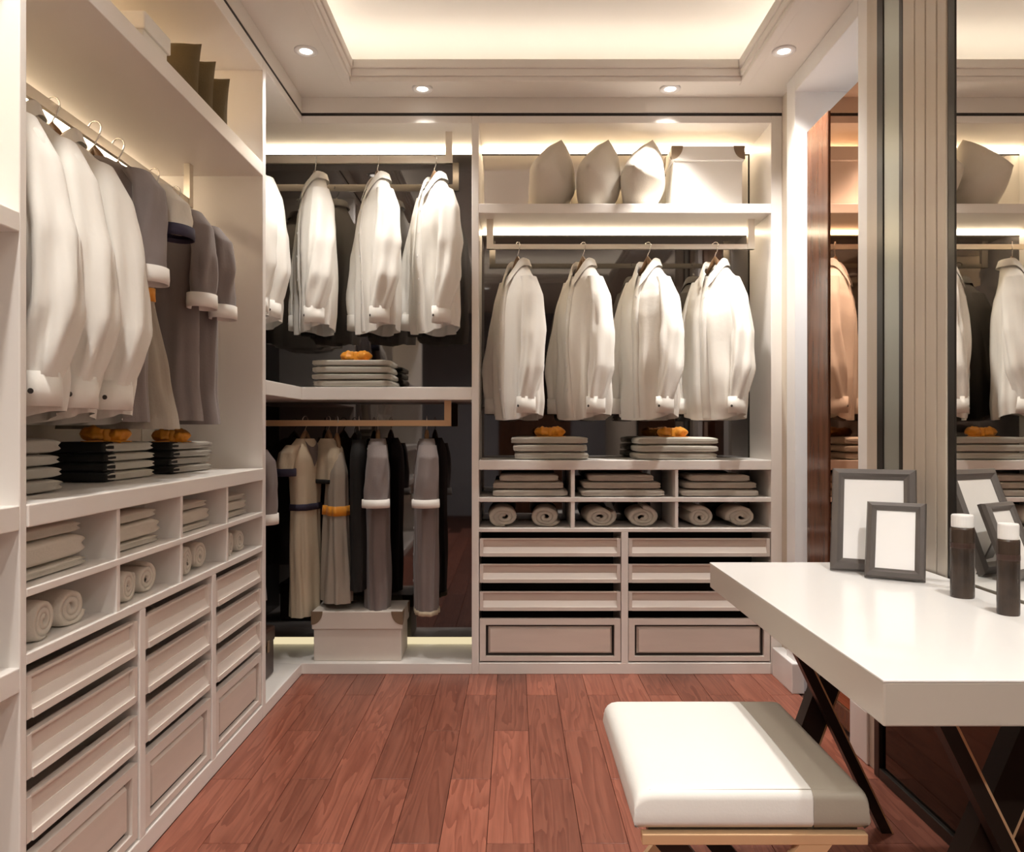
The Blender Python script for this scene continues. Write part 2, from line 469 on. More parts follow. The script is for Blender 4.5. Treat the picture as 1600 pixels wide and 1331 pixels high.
# ------------------------------------------------------------------ drawers
def drawer_front(T, fmap, u0, u1, z0, z1, style):
    """fmap(u, v, z) -> world; v points out of the cabinet. Frame with recessed panel."""
    off = Vector(T.location)
    def bx(mb, a, b, v0, v1, c, d):
        pts = [fmap(a, v0, c), fmap(b, v0, c), fmap(b, v1, c), fmap(a, v1, c), fmap(a, v0, d), fmap(b, v0, d), fmap(b, v1, d), fmap(a, v1, d)]
        mb.hexa([Vector(p) - off for p in pts])
    if style == 'tray':
        t, bt, sd = 0.006, 0.017, 0.016
        m = MB()
        bx(m, u0, u0 + sd, -0.004, 0.010, z0, z1)
        bx(m, u1 - sd, u1, -0.004, 0.010, z0, z1)
        bx(m, u0 + sd, u1 - sd, -0.004, 0.014, z0, z0 + bt)
        bx(m, u0 + sd, u1 - sd, -0.004, 0.006, z1 - t, z1)
        # sloping lower half, like a scoop
        zc = z0 + (z1 - z0) * 0.50
        a = [fmap(u0 + sd, 0.010, z0 + bt), fmap(u1 - sd, 0.010, z0 + bt), fmap(u1 - sd, -0.004, z0 + bt), fmap(u0 + sd, -0.004, z0 + bt)]
        b = [fmap(u0 + sd, -0.001, zc), fmap(u1 - sd, -0.001, zc), fmap(u1 - sd, -0.004, zc), fmap(u0 + sd, -0.004, zc)]
        m.hexa([Vector(p) - off for p in a + b])
        # box behind the front
        bx(m, u0 + 0.004, u1 - 0.004, -0.25, -0.012, z0 + 0.004, z0 + 0.012)
        d = m.build('drawer', 'drawer', T)
        m = MB(); bx(m, u0 + 0.003, u1 - 0.003, -0.012, -0.004, z0 + 0.003, z1 - 0.001)
        m.build('inset_panel', 'panel', d)
    else:
        fr = 0.028
        m = MB()
        bx(m, u0, u0 + fr, -0.012, 0.010, z0, z1)
        bx(m, u1 - fr, u1, -0.012, 0.010, z0, z1)
        bx(m, u0 + fr, u1 - fr, -0.012, 0.010, z0, z0 + fr * 0.75)
        bx(m, u0 + fr, u1 - fr, -0.012, 0.010, z1 - fr, z1)
        d = m.build('drawer', 'drawer', T)
        m = MB(); bx(m, u0 + fr, u1 - fr, -0.020, -0.010, z0 + fr * 0.75, z1 - fr)
        m.build('groove', 'dark', d)
        g = 0.011
        m = MB()
        a0, a1, c0, c1 = u0 + fr + g, u1 - fr - g, z0 + fr * 0.75 + g, z1 - fr - g
        e = 0.010
        lo = [fmap(a0, -0.010, c0), fmap(a1, -0.010, c0), fmap(a1, -0.010, c1), fmap(a0, -0.010, c1)]
        hi = [fmap(a0 + e, 0.006, c0 + e), fmap(a1 - e, 0.006, c0 + e), fmap(a1 - e, 0.006, c1 - e), fmap(a0 + e, 0.006, c1 - e)]
        m.hexa([Vector(p) - off for p in lo + hi])
        m.build('raised_panel', 'panel', d)

ROWS = ((0.546, 0.634), (0.424, 0.514), (0.294, 0.386))

# ------------------------------------------------------------------ left wardrobe
Y0, Y1 = 1.553, 3.012
lw = thing('wardrobe_frame', 'tall cream wardrobe frame holding white shirts along the left wall', 'wardrobe', (-1.2, 2.28, 0))
wbox(lw, 'side_panel', XLR, XL, Y0 - 0.022, Y0, 0.0, 2.594, 'cab')
wbox(lw, 'side_panel', XLR, XL, Y1, Y1 + 0.038, 0.0, 2.594, 'cab')
wbox(lw, 'back_panel', XLR - 0.02, XLR, Y0, Y1, 0.05, ZT, 'cabin')
wbox(lw, 'upper_shelf', XLR, XL, Y0, Y1, 2.130, 2.184, 'cab')
wbox(lw, 'top_panel', XLR, XL, Y0, Y1, 2.545, 2.594, 'cab')
wbox(lw, 'light_strip', XLR + 0.002, XLR + 0.014, Y0 + 0.02, Y1 - 0.02, 2.114, 2.126, 'led')
wbox(lw, 'light_strip', XLR + 0.002, XLR + 0.014, Y0 + 0.02, Y1 - 0.02, 2.522, 2.54, 'ledtop')
lt = tag(MB().box(XLR, XL + 0.004, Y0, Y1, 0.938, 0.985, 0.003).build('worktop', 'cab'), 'long cream worktop under the left shirts with folded stacks', 'worktop')
lc = thing('drawer_cabinet', 'low cream cabinet of open cubbies over drawers along left wall', 'cabinet', (-1.2, 2.28, 0))
cw = (Y1 - Y0) / 4
for i in range(1, 4):
    yy = Y0 + cw * i
    wbox(lc, 'cubby_divider', XLR + .1, XL - 0.002, yy - 0.008, yy + 0.008, 0.668, 0.938, 'cab', 0.0015)
wbox(lc, 'cubby_shelf', XLR + .1, XL, Y0, Y1, 0.797, 0.814, 'cab', 0.002)
wbox(lc, 'cubby_base', XLR + .1, XL, Y0, Y1, 0.660, 0.682, 'cab', 0.002)
wbox(lc, 'cubby_back', XLR + .09, XLR + .1, Y0, Y1, 0.66, 0.938, 'cabin')
wbox(lc, 'plinth', XLR, XL, Y0, Y1, 0.0, 0.055, 'cab', 0.003)
wbox(lc, 'gap_shade_board', XL - 0.30, XL - 0.29, Y0, Y1, 0.055, 0.66, 'dark')  # black board stands in for the shade behind the drawer gaps
dwid = (Y1 - Y0) / 3
for k in range(3):
    a, b = Y0 + k * dwid, Y0 + (k + 1) * dwid
    if k < 2:
        wbox(lc, 'stile', XL - 0.30, XL, b - 0.016, b + 0.016, 0.055, 0.66, 'cab', 0.002)
    u0 = a + (0.006 if k == 0 else 0.021); u1 = b - (0.006 if k == 2 else 0.021)
    fm = lambda u, v, z: (XL - 0.014 + v, u, z)
    for (z0, z1) in ROWS: drawer_front(lc, fm, u0, u1, z0, z1, 'tray')
    drawer_front(lc, fm, u0, u1, 0.064, 0.262, 'framed')

# hanging rails
def rail(label, p0, p1, z, brackets, ztop, hgt=0.030, dep=0.014, m='rail'):
    """straight flat rail between p0 and p1 (xy), bracket positions as fractions"""
    p0, p1 = Vector((*p0, 0)), Vector((*p1, 0))
    t = thing('hanging_rail', label, 'clothes rail', ((p0.x + p1.x) / 2, (p0.y + p1.y) / 2, z), 0, 'wardrobe rails')
    off = Vector(t.location)
    d = (p1 - p0).normalized(); n = Vector((-d.y, d.x, 0)) * dep / 2
    def bar(a, b, zb, zt, nn):
        return [a - nn + Vector((0, 0, zb)) - off, b - nn + Vector((0, 0, zb)) - off, b + nn + Vector((0, 0, zb)) - off, a + nn + Vector((0, 0, zb)) - off,
                a - nn + Vector((0, 0, zt)) - off, b - nn + Vector((0, 0, zt)) - off, b + nn + Vector((0, 0, zt)) - off, a + nn + Vector((0, 0, zt)) - off]
    MB().hexa(bar(p0, p1, z - hgt / 2, z + hgt / 2, n)).build('bar', m, t)
    for fr in brackets:
        c = p0.lerp(p1, fr)
        MB().hexa(bar(c - d * 0.016, c + d * 0.016, z - hgt / 2, ztop, n * 1.6)).build('bracket', m, t)
rail('champagne metal clothes rail over the left wardrobe shirts', (-1.22, Y0), (-1.22, 2.90), 1.985, (0.985,), 2.13)
rail('pale clothes rail holding the corner white shirts', (-1.40, 3.68), (-0.294, 3.68), 2.428, (0.985,), ZT, 0.036)
rail('gold clothes rail under the corner shelf', (-1.40, 3.68), (-0.30, 3.68), 1.167, (0.985,), 1.274, 0.028, 0.014, 'gold')
rail('pale clothes rail above four white shirts', (-0.13, 3.68), (1.150, 3.68), 2.011, (0.012, 0.988), 2.1415, 0.024)

# near open shelving left of the frame edge
ns = thing('open_shelf_unit', 'cream open shelving at the left edge of view', 'shelving', (-1.2, 0.9, 0))
wbox(ns, 'back_panel', XLR - 0.02, XLR, -0.4, Y0 - 0.022, 0.0, 2.594, 'cabin')
for (z0, z1) in ((1.53, 1.57), (0.935, 0.985), (0.612, 0.662), (0.0, 0.055), (2.13, 2.184), (2.545, 2.594)):
    wbox(ns, 'shelf', XLR, XL, -0.4, Y0 - 0.022, z0, z1, 'cab')
wbox(ns, 'side_panel', XLR, XL, -0.44, -0.40, 0, 2.594, 'cab')
wbox(ns, 'light_strip', XLR + 0.002, XLR + 0.014, -0.3, Y0 - 0.04, 2.114, 2.126, 'led')

# ------------------------------------------------------------------ corner wardrobe
cx1 = -0.163
cwd = thing('corner_wardrobe', 'open corner wardrobe with smoked mirror back and lit shelf', 'wardrobe', (-0.8, 3.6, 0))
wbox(cwd, 'mirror_back', XLR, -0.196, YR - 0.012, YR, 0.085, ZT - 0.03, 'smoke', 0.0)
wbox(cwd, 'mirror_side', XLR, XLR + 0.012, Y1 + 0.038, YR - 0.012, 0.05, ZT - 0.03, 'smoke', 0.0)
wbox(cwd, 'back_board', XLR, -0.196, YR, YR + 0.03, 0.05, ZT, 'cabin', 0.0)
m_ = MB().box(XLR, -0.196, YB, YR, ZT, 2.594, 0.002)
m_.box(XLR, XL, Y1 + 0.038, YB, ZT, 2.594, 0.002)
m_.build('top_panel', 'cab', cwd, off=cwd.location)
m_ = MB().box(XLR + .012, -0.196, YB, YR - 0.013, 1.274, 1.334, 0.003)
m_.box(XLR + .012, XL, Y1 + 0.038, YB, 1.274, 1.334, 0.003)
m_.build('shelf', 'cab', cwd, off=cwd.location)
m_ = MB().box(XLR + .012, -0.196, YB, YR, 0.0, 0.05, 0.003)
m_.box(XLR + .012, XL, Y1 + 0.038, YB, 0.0, 0.05, 0.003)
m_.build('plinth', 'cab', cwd, off=cwd.location)
wbox(cwd, 'light_strip', XLR + 0.02, -0.20, YR - 0.026, YR - 0.013, ZT - 0.016, ZT - 0.002, 'led', 0)
wbox(cwd, 'light_strip', XLR + 0.02, -0.20, YR - 0.018, YR - 0.0125, 0.0505, 0.084, 'ledlow', 0)

# ------------------------------------------------------------------ back wardrobe (right)
bw = thing('wardrobe_frame', 'cream wardrobe frame on the back wall holding four white shirts', 'wardrobe', (0.525, 3.74, 0))
xa, xb = -0.163, 1.195
wbox(bw, 'side_panel', -0.196, xa, YB, YR, 0.0, 2.594, 'cab')
wbox(bw, 'side_panel', xb, 1.246, YB, YR, 0.0, 2.594, 'cab')
wbox(bw, 'top_panel', xa, xb, YB, YR, ZT, 2.594, 'cab')
wbox(bw, 'shelf', xa, xb, YB, YR, 2.1415, 2.186, 'cab')
wbox(bw, 'mirror_back', xa, xb, YR - 0.012, YR, 0.66, 2.118, 'smoke', 0.0)
wbox(bw, 'mirror_back', xa, xb, YR - 0.012, YR, 2.186, ZT - 0.03, 'mirror', 0.0)
for (a_, b_, c_, d_) in ((xa, xb, 2.114, 2.121), (xa, xb, ZT - 0.034, ZT - 0.027), (xb - 0.008, xb, 0.994, 2.114), (xb - 0.008, xb, 2.186, ZT - 0.034)):
    wbox(bw, 'mirror_frame', a_, b_, YR - 0.014, YR - 0.008, c_, d_, 'blackframe', 0.0)
wbox(bw, 'back_board', xa, xb, YR, YR + 0.03, 0.05, ZT, 'cabin', 0.0)
wbox(bw, 'light_strip', xa + 0.01, xb - 0.01, YR - 0.026, YR - 0.013, 2.126, 2.139, 'led', 0)
wbox(bw, 'light_strip', xa + 0.01, xb - 0.01, YR - 0.026, YR - 0.013, ZT - 0.016, ZT - 0.003, 'led', 0)
tag(MB().box(xa, xb, YB - 0.004, YR - 0.013, 0.949, 0.994, 0.003).build('worktop', 'cab'), 'cream worktop on the back wall below four shirts', 'worktop')
bc = thing('drawer_cabinet', 'cream cabinet of cubbies and eight drawers on the back wall', 'cabinet', (0.525, 3.74, 0))
for (a, b) in ((0.265, 0.283), (0.749, 0.764)):
    wbox(bc, 'cubby_divider', a, b, YB + 0.002, YR - 0.013, 0.678, 0.949, 'cab', 0.0015)
wbox(bc, 'cubby_shelf', xa, xb, YB, YR - 0.013, 0.800, 0.821, 'cab', 0.002)
wbox(bc, 'cubby_base', xa, xb, YB, YR - 0.013, 0.660, 0.678, 'cab', 0.002)
wbox(bc, 'stile', 0.499, 0.531, YB, YB + 0.3, 0.05, 0.66, 'cab', 0.002)
wbox(bc, 'gap_shade_board', xa, xb, YB + 0.29, YB + 0.30, 0.05, 0.66, 'dark')  # shade inside the drawer gaps, set as a black board
wbox(bc, 'plinth', xa, xb, YB, YB + 0.3, 0.0, 0.052, 'cab', 0.003)
for (u0, u1) in ((xa + 0.004, 0.496), (0.534, xb - 0.004)):
    fm = lambda u, v, z: (u, YB + 0.014 - v, z)
    for (z0, z1) in ROWS: drawer_front(bc, fm, u0, u1, z0, z1 - 0.004, 'tray')
    drawer_front(bc, fm, u0, u1, 0.060, 0.256, 'framed')

# ------------------------------------------------------------------ garments
def lerp_prof(prof, z):
    """prof: list of (z, w, d) from hem up; smooth interpolation"""
    if z <= prof[0][0]: return prof[0][1:]
    for (a, b) in zip(prof[:-1], prof[1:]):
        if a[0] <= z <= b[0]:
            t = (z - a[0]) / (b[0] - a[0]); t = t * t * (3 - 2 * t) * 0.5 + t * 0.5
            return tuple(a[k] + (b[k] - a[k]) * t for k in (1, 2))
    return prof[-1][1:]

def spow(c, p): return math.copysign(abs(c) ** p, c)

SHIRT_PROF = [(-0.830, 0.165, 0.074), (-0.74, 0.172, 0.082), (-0.50, 0.168, 0.085), (-0.34, 0.165, 0.085), (-0.26, 0.160, 0.077),
              (-0.205, 0.148, 0.064), (-0.165, 0.118, 0.056), (-0.13, 0.084, 0.052), (-0.10, 0.056, 0.050), (-0.088, 0.048, 0.046)]
BIG_PROF = [(z if z > -0.8 else -0.85, w * 1.22, d * 1.15) for (z, w, d) in SHIRT_PROF]

def garment(name, label, cat, loc, yaw, prof, body_m, group=None, seed=0, folds=0.010, sleeve=None, collar=None,
            placket=False, belt=None, hemband=None, nfold=9, hanger=True, hanger_m='hangerw', curve_hem=0.0, vneck=False, neckdrop=0.0):
    R = random.Random(seed)
    t = thing(name, label, cat, loc, yaw, group)
    ph = [R.uniform(0, 6.28) for _ in range(6)]
    zmin, zmax = prof[0][0], prof[-1][0]
    L = zmax - zmin
    def P(th, z, push=0.0):
        w, d = lerp_prof(prof, z)
        c, s = math.cos(th), math.sin(th)
        x = w * spow(c, 0.85); y = d * spow(s, 0.85)
        k = min(1.0, max(0.0, (zmax - z) / L - 0.10) * 1.6)
        a = folds * k * (math.sin(nfold * th + ph[0] + 1.2 * math.sin(z * 5 + ph[4])) * 0.6 + math.sin((nfold * 2 - 3) * th + ph[1] + z * 3) * 0.28 + math.sin(4 * th + ph[2] + z * 7) * 0.35)
        nz = noise.noise(Vector((c * 2.2 + seed * 3.1, s * 2.2, z * 4.5))) * folds * 0.9 * min(1, k + 0.15)
        r = a + nz + push
        zz = z
        if z < zmin + 0.12 and curve_hem:
            zz = z + curve_hem * (abs(c) ** 3) * (1 - (z - zmin) / 0.12)
        if neckdrop and z > zmax - 0.07:
            zz -= neckdrop * max(0.0, -s) ** 2 * (z - (zmax - 0.07)) / 0.07
        return Vector((x + c * r * 0.7, y + s * r, zz))
    N, K = 72, 44
    zs = [zmin + L * (i / (K - 1)) ** 0.92 for i in range(K)]
    vs, fs = [], []
    for z in zs:
        for k in range(N): vs.append(P(2 * PI * k / N, z))
    for i in range(K - 1):
        for k in range(N):
            fs.append((i * N + k, i * N + (k + 1) % N, (i + 1) * N + (k + 1) % N, (i + 1) * N + k))
    body = make('body', vs, fs, body_m, t, True)
    def bandmesh(nm, z0, z1, m, push=0.004):
        vv, ff = [], []
        rows = [(z0, 0), (z0, push), ((z0 + z1) / 2, push * 1.2), (z1, push), (z1, 0)]
        for (z, p) in rows:
            for k in range(N): vv.append(P(2 * PI * k / N, z, p))
        for i in range(len(rows) - 1):
            for k in range(N):
                ff.append((i * N + k, i * N + (k + 1) % N, (i + 1) * N + (k + 1) % N, (i + 1) * N + k))
        return make(nm, vv, ff, m, t, True)
    if belt: bandmesh('belt', belt[0], belt[1], belt[2], 0.006)
    if hemband: bandmesh('hem_band', zmin, zmin + hemband[0], hemband[1])
    if placket:
        vv, ff = [], []
        zz = [zmin + 0.01 + (zmax - 0.012 - zmin - 0.01) * i / 30 for i in range(31)]
        for z in zz:
            w, d = lerp_prof(prof, z)
            da = 0.015 / max(w, 0.05)
            for (dd, p) in ((-da, 0.0), (-da, 0.0035), (da, 0.0035), (da, 0.0)):
                vv.append(P(-PI / 2 + dd, z, p))
        for i in range(30):
            for k in range(3): ff.append((i * 4 + k, i * 4 + k + 1, (i + 1) * 4 + k + 1, (i + 1) * 4 + k))
        pk = make('placket', vv, ff, body_m, t, True)
        bme = None
        for i in range(6):
            z = zmax - 0.05 - i * (L - 0.14) / 5.5
            p = P(-PI / 2, z, 0.005)
            if bme is None:
                b = MB(); b.lathe([(0.0055, -0.001), (0.0055, 0.001)], 10)
                bo = b.build('button', 'capw', pk); bme = bo.data
            else:
                bo = link(bpy.data.objects.new('button', bme), pk)
            bo.location = p; bo.rotation_euler = (PI / 2, 0, 0)
    if collar:
        n = 40
        vv, ff = [], []
        cm, hgt = collar
        zb = zmax - 0.006
        w, d = lerp_prof(prof, zmax - 0.004)
        for i in range(n + 1):
            th = -PI / 2 + 0.22 + (2 * PI - 0.44) * i / n
            c, s = math.cos(th), math.sin(th)
            front = max(0.0, -s) ** 2.0
            base = Vector((w * c, d * s, zb - (0.006 + neckdrop) * front))
            top = base + Vector((0.002 * c, 0.004 * s, hgt * (1 - 0.35 * front)))
            outr = top + Vector((0.006 * c, 0.006 * s, -0.004))
            tip = base + Vector((0.022 * c, 0.020 * s - 0.012 * front, -0.006 - 0.040 * front))
            vv += [base, top, outr, tip]
        for i in range(n):
            for k in range(3): ff.append((i * 4 + k, i * 4 + k + 1, (i + 1) * 4 + k + 1, (i + 1) * 4 + k))
        make('collar', vv, ff, cm, t, True)
    if vneck:
        # dark neck opening: an inverted wedge set into the front
        w, d = lerp_prof(prof, zmax - 0.02)
        vv, ff = [], []
        for i in range(9):
            z = zmax - 0.002 - 0.13 * i / 8
            hw = 0.045 * (1 - i / 8) + 0.001
            wd, dd = lerp_prof(prof, z)
            for q in (-1, 1):
                th = -PI / 2 + q * hw / max(wd, 0.05)
                vv.append(P(th, z, 0.003))
        for i in range(8): ff.append((2 * i, 2 * i + 1, 2 * i + 3, 2 * i + 2))
        make('neck_lining', vv, ff, vneck, t, True)
    if sleeve:
        for sx in (1, -1):
            path = sleeve['path']; n = 26; vv, ff = [], []
            m = len(path); steps = 26
            sp = R.uniform(0, 6)
            lift = R.uniform(-0.012, 0.012)
            cen = []
            for i in range(steps + 1):
                q = i / steps * (m - 1); a = int(min(q, m - 2)); f_ = q - a
                f_ = f_ * f_ * (3 - 2 * f_) * 0.4 + f_ * 0.6
                pa, pb = path[a], path[a + 1]
                pt = [pa[k] + (pb[k] - pa[k]) * f_ for k in range(5)]
                cen.append(pt)
            for i, (px, py, pz, rx, ry) in enumerate(cen):
                tt = i / steps
                damp = 1.0 - max(0.0, (tt - 0.80) / 0.20) ** 1.5
                for k in range(n):
                    th = 2 * PI * k / n
                    wv = damp * folds * 0.8 * tt * math.sin(5 * th + sp + tt * 6) + damp * 0.010 * (0.2 + tt) * noise.noise(Vector((math.cos(th) * 1.6 + seed, math.sin(th) * 1.6 + sx * 5, pz * 9)))
                    vv.append(Vector((sx * (px + (rx + wv) * math.cos(th) * 1.0), py + lift * tt + (ry + wv) * math.sin(th), pz)))
            for i in range(steps):
                for k in range(n):
                    ff.append((i * n + k, i * n + (k + 1) % n, (i + 1) * n + (k + 1) % n, (i + 1) * n + k))
            so = make('sleeve', vv, ff, sleeve.get('m', body_m), t, True)
            if sleeve.get('cuff'):
                cm, clen, extra = sleeve['cuff']
                px, py, pz, rx, ry = path[-1]
                px2 = px - 0.004
                vv, ff = [], []
                rows = [(0.012, -0.004), (0.012, extra), (-clen * 0.5, extra * 1.1), (-clen, extra), (-clen, extra - 0.004), (-clen * 0.4, extra - 0.006)]
                for (dz, e) in rows:
                    for k in range(n):
                        th = 2 * PI * k / n
                        vv.append(Vector((sx * (px2 + (rx + e) * math.cos(th)), py + lift + (ry + e) * math.sin(th), pz + dz)))
                for i in range(len(rows) - 1):
                    for k in range(n):
                        ff.append((i * n + k, i * n + (k + 1) % n, (i + 1) * n + (k + 1) % n, (i + 1) * n + k))
                cu = make('cuff', vv, ff, cm, so, True)
                if sleeve.get('cuff_button'):
                    b = MB().lathe([(0.006, -0.001), (0.006, 0.0012)], 10).build('cuff_button', 'stopper', so)
                    b.location = (sx * (px2 + rx * 0.35), py + lift - ry - extra - 0.001, pz - clen * 0.5)
                    b.rotation_euler = (PI / 2, 0, 0)
    if hanger:
        h = thing('clothes_hanger', 'hanger with metal hook carrying ' + hanger, 'hanger', loc, yaw, 'hangers on the rails')
        mb = MB()
        pts = []
        for i in range(9):
            a = -0.4 + i * (PI + 0.5) / 8
            pts.append((0.020 * math.cos(a), 0, 0.002 + 0.020 * math.sin(a)))
        pts = [(0, 0, zmax + 0.0), (0, 0, -0.04), (0.012, 0, -0.022)] + pts
        mb.tube(pts, 0.0022, 8).build('hook', 'chrome', h, smooth=True)
        mb = MB()
        sh = min(0.17, prof[-5][1] if len(prof) > 5 else 0.16)
        ap = [(-sh * 0.86, 0, zmax - 0.118), (-sh * 0.55, 0, zmax - 0.066), (-0.03, 0, zmax - 0.010), (-0.010, 0, zmax + 0.016), (0, 0, zmax + 0.036), (0.010, 0, zmax + 0.016), (0.03, 0, zmax - 0.010), (sh * 0.55, 0, zmax - 0.066), (sh * 0.86, 0, zmax - 0.118)]
        mb.tube(ap, [0.006, 0.009, 0.010, 0.012, 0.008, 0.012, 0.010, 0.009, 0.006], 10).build('arms', hanger_m, h, smooth=True)
    return t

LONG = dict(path=[(0.100, 0.0, -0.160, 0.030, 0.040), (0.134, 0.0, -0.250, 0.035, 0.053), (0.168, -0.010, -0.42, 0.037, 0.061), (0.183, -0.028, -0.59, 0.036, 0.059), (0.166, -0.050, -0.735, 0.029, 0.044)],
            cuff=('shirt', 0.062, 0.004), cuff_button=True)
BIG = dict(LONG, path=[(x * 1.2, y, z * 1.02, rx * 1.25, ry * 1.2) for (x, y, z, rx, ry) in LONG['path']])

# four shirts on the back wall
for i, (x, dz, yw) in enumerate(((0.018, 0, -60), (0.330, 0, -60), (0.640, 0.012, -54), (0.962, 0, -54))):
    lab = ['white long-sleeved shirt, leftmost of the four on the back wall', 'white long-sleeved shirt, second from left of the four on the back wall',
           'white shirt with open collar, third from left on the back wall', 'white shirt, rightmost on the back wall beside the lit side panel'][i]
    garment('dress_shirt', lab, 'shirt', (x, 3.672, 2.010), math.radians(yw), SHIRT_PROF, 'shirt', 'white shirts on the back wall', 11 + i, 0.015, LONG, ('shirt', 0.032), True, curve_hem=0.03, neckdrop=0.06,
            hanger='the ' + ['leftmost', 'second', 'third', 'rightmost'][i] + ' white shirt on the back wall')
# corner shirts
for i, (x, yw) in enumerate(((-0.950, -62), (-0.652, -60), (-0.380, -54))):
    lab = ['white shirt with tan collar shadow, left of three in the corner wardrobe', 'white shirt, middle of three above the corner folded stack', 'white shirt nearest the end bracket of the corner rail'][i]
    lab = ['white shirt, left of the three facing shirts in the corner wardrobe', lab, lab][0] if i == 0 else lab
    garment('dress_shirt', lab, 'shirt', (x, 3.672, 2.420), math.radians(yw), SHIRT_PROF, 'shirt', 'white shirts in the corner wardrobe', 31 + i, 0.015, LONG, ('shirt', 0.032), True, curve_hem=0.03, neckdrop=0.06,
            hanger='the ' + ['left', 'middle', 'right'][i] + ' white shirt in the corner wardrobe')
for i, (x, y, yw) in enumerate(((-1.212, 3.27, -8), (-1.205, 3.45, -10))):
    garment('dress_shirt', ['white shirt half hidden by the left wardrobe panel edge, nearer one', 'white shirt half hidden by the left wardrobe panel edge, farther one'][i], 'shirt', (x, y, 2.420), math.radians(yw),
            SHIRT_PROF, 'shirt', 'white shirts in the corner wardrobe', 41 + i, 0.011, LONG, ('shirt', 0.032), True, curve_hem=0.03, neckdrop=0.06, hanger=['the nearer half hidden corner shirt', 'the farther half hidden corner shirt'][i])
# left wardrobe shirts
for i, (y, yw) in enumerate(((1.70, 4), (1.86, 2), (2.04, -4))):
    garment('dress_shirt', ['white shirt nearest the left edge in the left wardrobe', 'white shirt, middle of three in the left wardrobe', 'white shirt beside the grey coats in the left wardrobe'][i], 'shirt',
            (-1.225, y, 1.998), math.radians(yw), BIG_PROF, 'shirt', 'white shirts in the left wardrobe', 51 + i, 0.021, BIG, ('shirt', 0.032), True, curve_hem=0.03, neckdrop=0.06,
            hanger=['the nearest', 'the middle', 'the farthest'][i] + ' white shirt in the left wardrobe')

COAT = [(-0.90, 0.150, 0.075), (-0.70, 0.150, 0.075), (-0.40, 0.155, 0.070), (-0.24, 0.175, 0.068), (-0.165, 0.178, 0.052), (-0.135, 0.14, 0.048), (-0.11, 0.09, 0.045), (-0.09, 0.052, 0.040)]
SL34 = dict(path=[(0.130, 0, -0.13, 0.036, 0.045), (0.168, 0, -0.18, 0.038, 0.050), (0.186, -0.01, -0.28, 0.034, 0.050), (0.192, -0.02, -0.42, 0.032, 0.048)], cuff=('cuffw', 0.034, 0.011))
SLSH = dict(path=[(0.130, 0, -0.13, 0.036, 0.045), (0.172, 0, -0.18, 0.040, 0.052), (0.196, -0.01, -0.27, 0.040, 0.056)], cuff=('navy', 0.022, 0.010))
garment('short_coat', 'taupe grey coat with white cuffs beside white shirts, left wardrobe', 'coat', (-1.20, 2.20, 1.998), math.radians(-8), [(-0.84, 0.16, 0.07)] + COAT[1:], 'grey', 'grey coats', 61, 0.008, SL34, None, hanger='the taupe coat next to white shirts')
DRESS = [(-0.86, 0.185, 0.095), (-0.70, 0.150, 0.080), (-0.46, 0.105, 0.060), (-0.40, 0.110, 0.060), (-0.25, 0.150, 0.062), (-0.165, 0.165, 0.050), (-0.135, 0.13, 0.045), (-0.11, 0.085, 0.042), (-0.09, 0.052, 0.040)]
garment('dress', 'greige dress with navy sleeve band and orange belt, left wardrobe', 'dress', (-1.20, 2.33, 1.998), math.radians(-8), DRESS, 'greige', 'dresses', 62, 0.012, dict(SLSH, m='cream'), None, belt=(-0.475, -0.435, 'orange'), hanger='the dress with navy sleeve band')
for i, y in enumerate((2.56, 2.72)):
    garment('long_coat', ['dark taupe long coat with white cuffs, left wardrobe, nearer one', 'dark taupe long coat with white cuffs beside left wardrobe end panel'][i], 'coat', (-1.20, y, 1.985 - 0.01 * i), math.radians(-8), [(-0.82, 0.165, 0.075)] + COAT[1:], 'grey', 'grey coats', 63 + i, 0.008, SL34, None,
            hanger=['the nearer dark taupe long coat', 'the farther dark taupe long coat'][i])

# corner lower clothes (rail at z 1.168)
ZR = 1.178
def short(prof, zmin):   # rescale lower part to a hem
    return [(zmin, prof[0][1], prof[0][2])] + prof[1:]
CY = 3.70
garment('short_coat', 'dark taupe coat with white cuff at the corner panel edge', 'coat', (-1.255, 3.40, ZR), math.radians(-8), [(-0.80, 0.16, 0.07)] + COAT[1:], 'grey', 'grey coats', 71, 0.008, SL34, None, hanger='the coat at the corner panel edge')
BD = [(-0.93, 0.085, 0.052), (-0.60, 0.092, 0.054), (-0.40, 0.085, 0.048), (-0.28, 0.095, 0.050), (-0.18, 0.115, 0.055), (-0.135, 0.110, 0.045), (-0.105, 0.07, 0.04), (-0.085, 0.045, 0.036)]
SLB = dict(path=[(0.085, 0, -0.115, 0.030, 0.036), (0.120, 0, -0.15, 0.034, 0.042), (0.140, -0.004, -0.235, 0.036, 0.046)], cuff=('navy', 0.024, 0.009))
garment('dress', 'long beige dress with navy sleeve and waist bands in the corner', 'dress', (-1.005, CY, ZR), math.radians(66), BD, 'beige', 'dresses', 72, 0.008, SLB, None, belt=(-0.425, -0.395, 'navy'), vneck='greyd', hanger='the beige dress with navy bands')
garment('blouse', 'short beige blouse behind the navy banded dress', 'blouse', (-0.90, CY + 0.03, ZR), math.radians(-50), [(-0.30, 0.11, 0.055), (-0.24, 0.115, 0.055)] + BD[4:], 'beige', None, 73, 0.006, None, None, hemband=(0.02, 'black'), hanger='the short beige blouse')
GD = [(-0.86, 0.105, 0.066), (-0.70, 0.095, 0.060), (-0.46, 0.075, 0.050), (-0.40, 0.070, 0.048), (-0.25, 0.075, 0.045), (-0.16, 0.055, 0.030), (-0.12, 0.022, 0.014), (-0.10, 0.008, 0.008)]
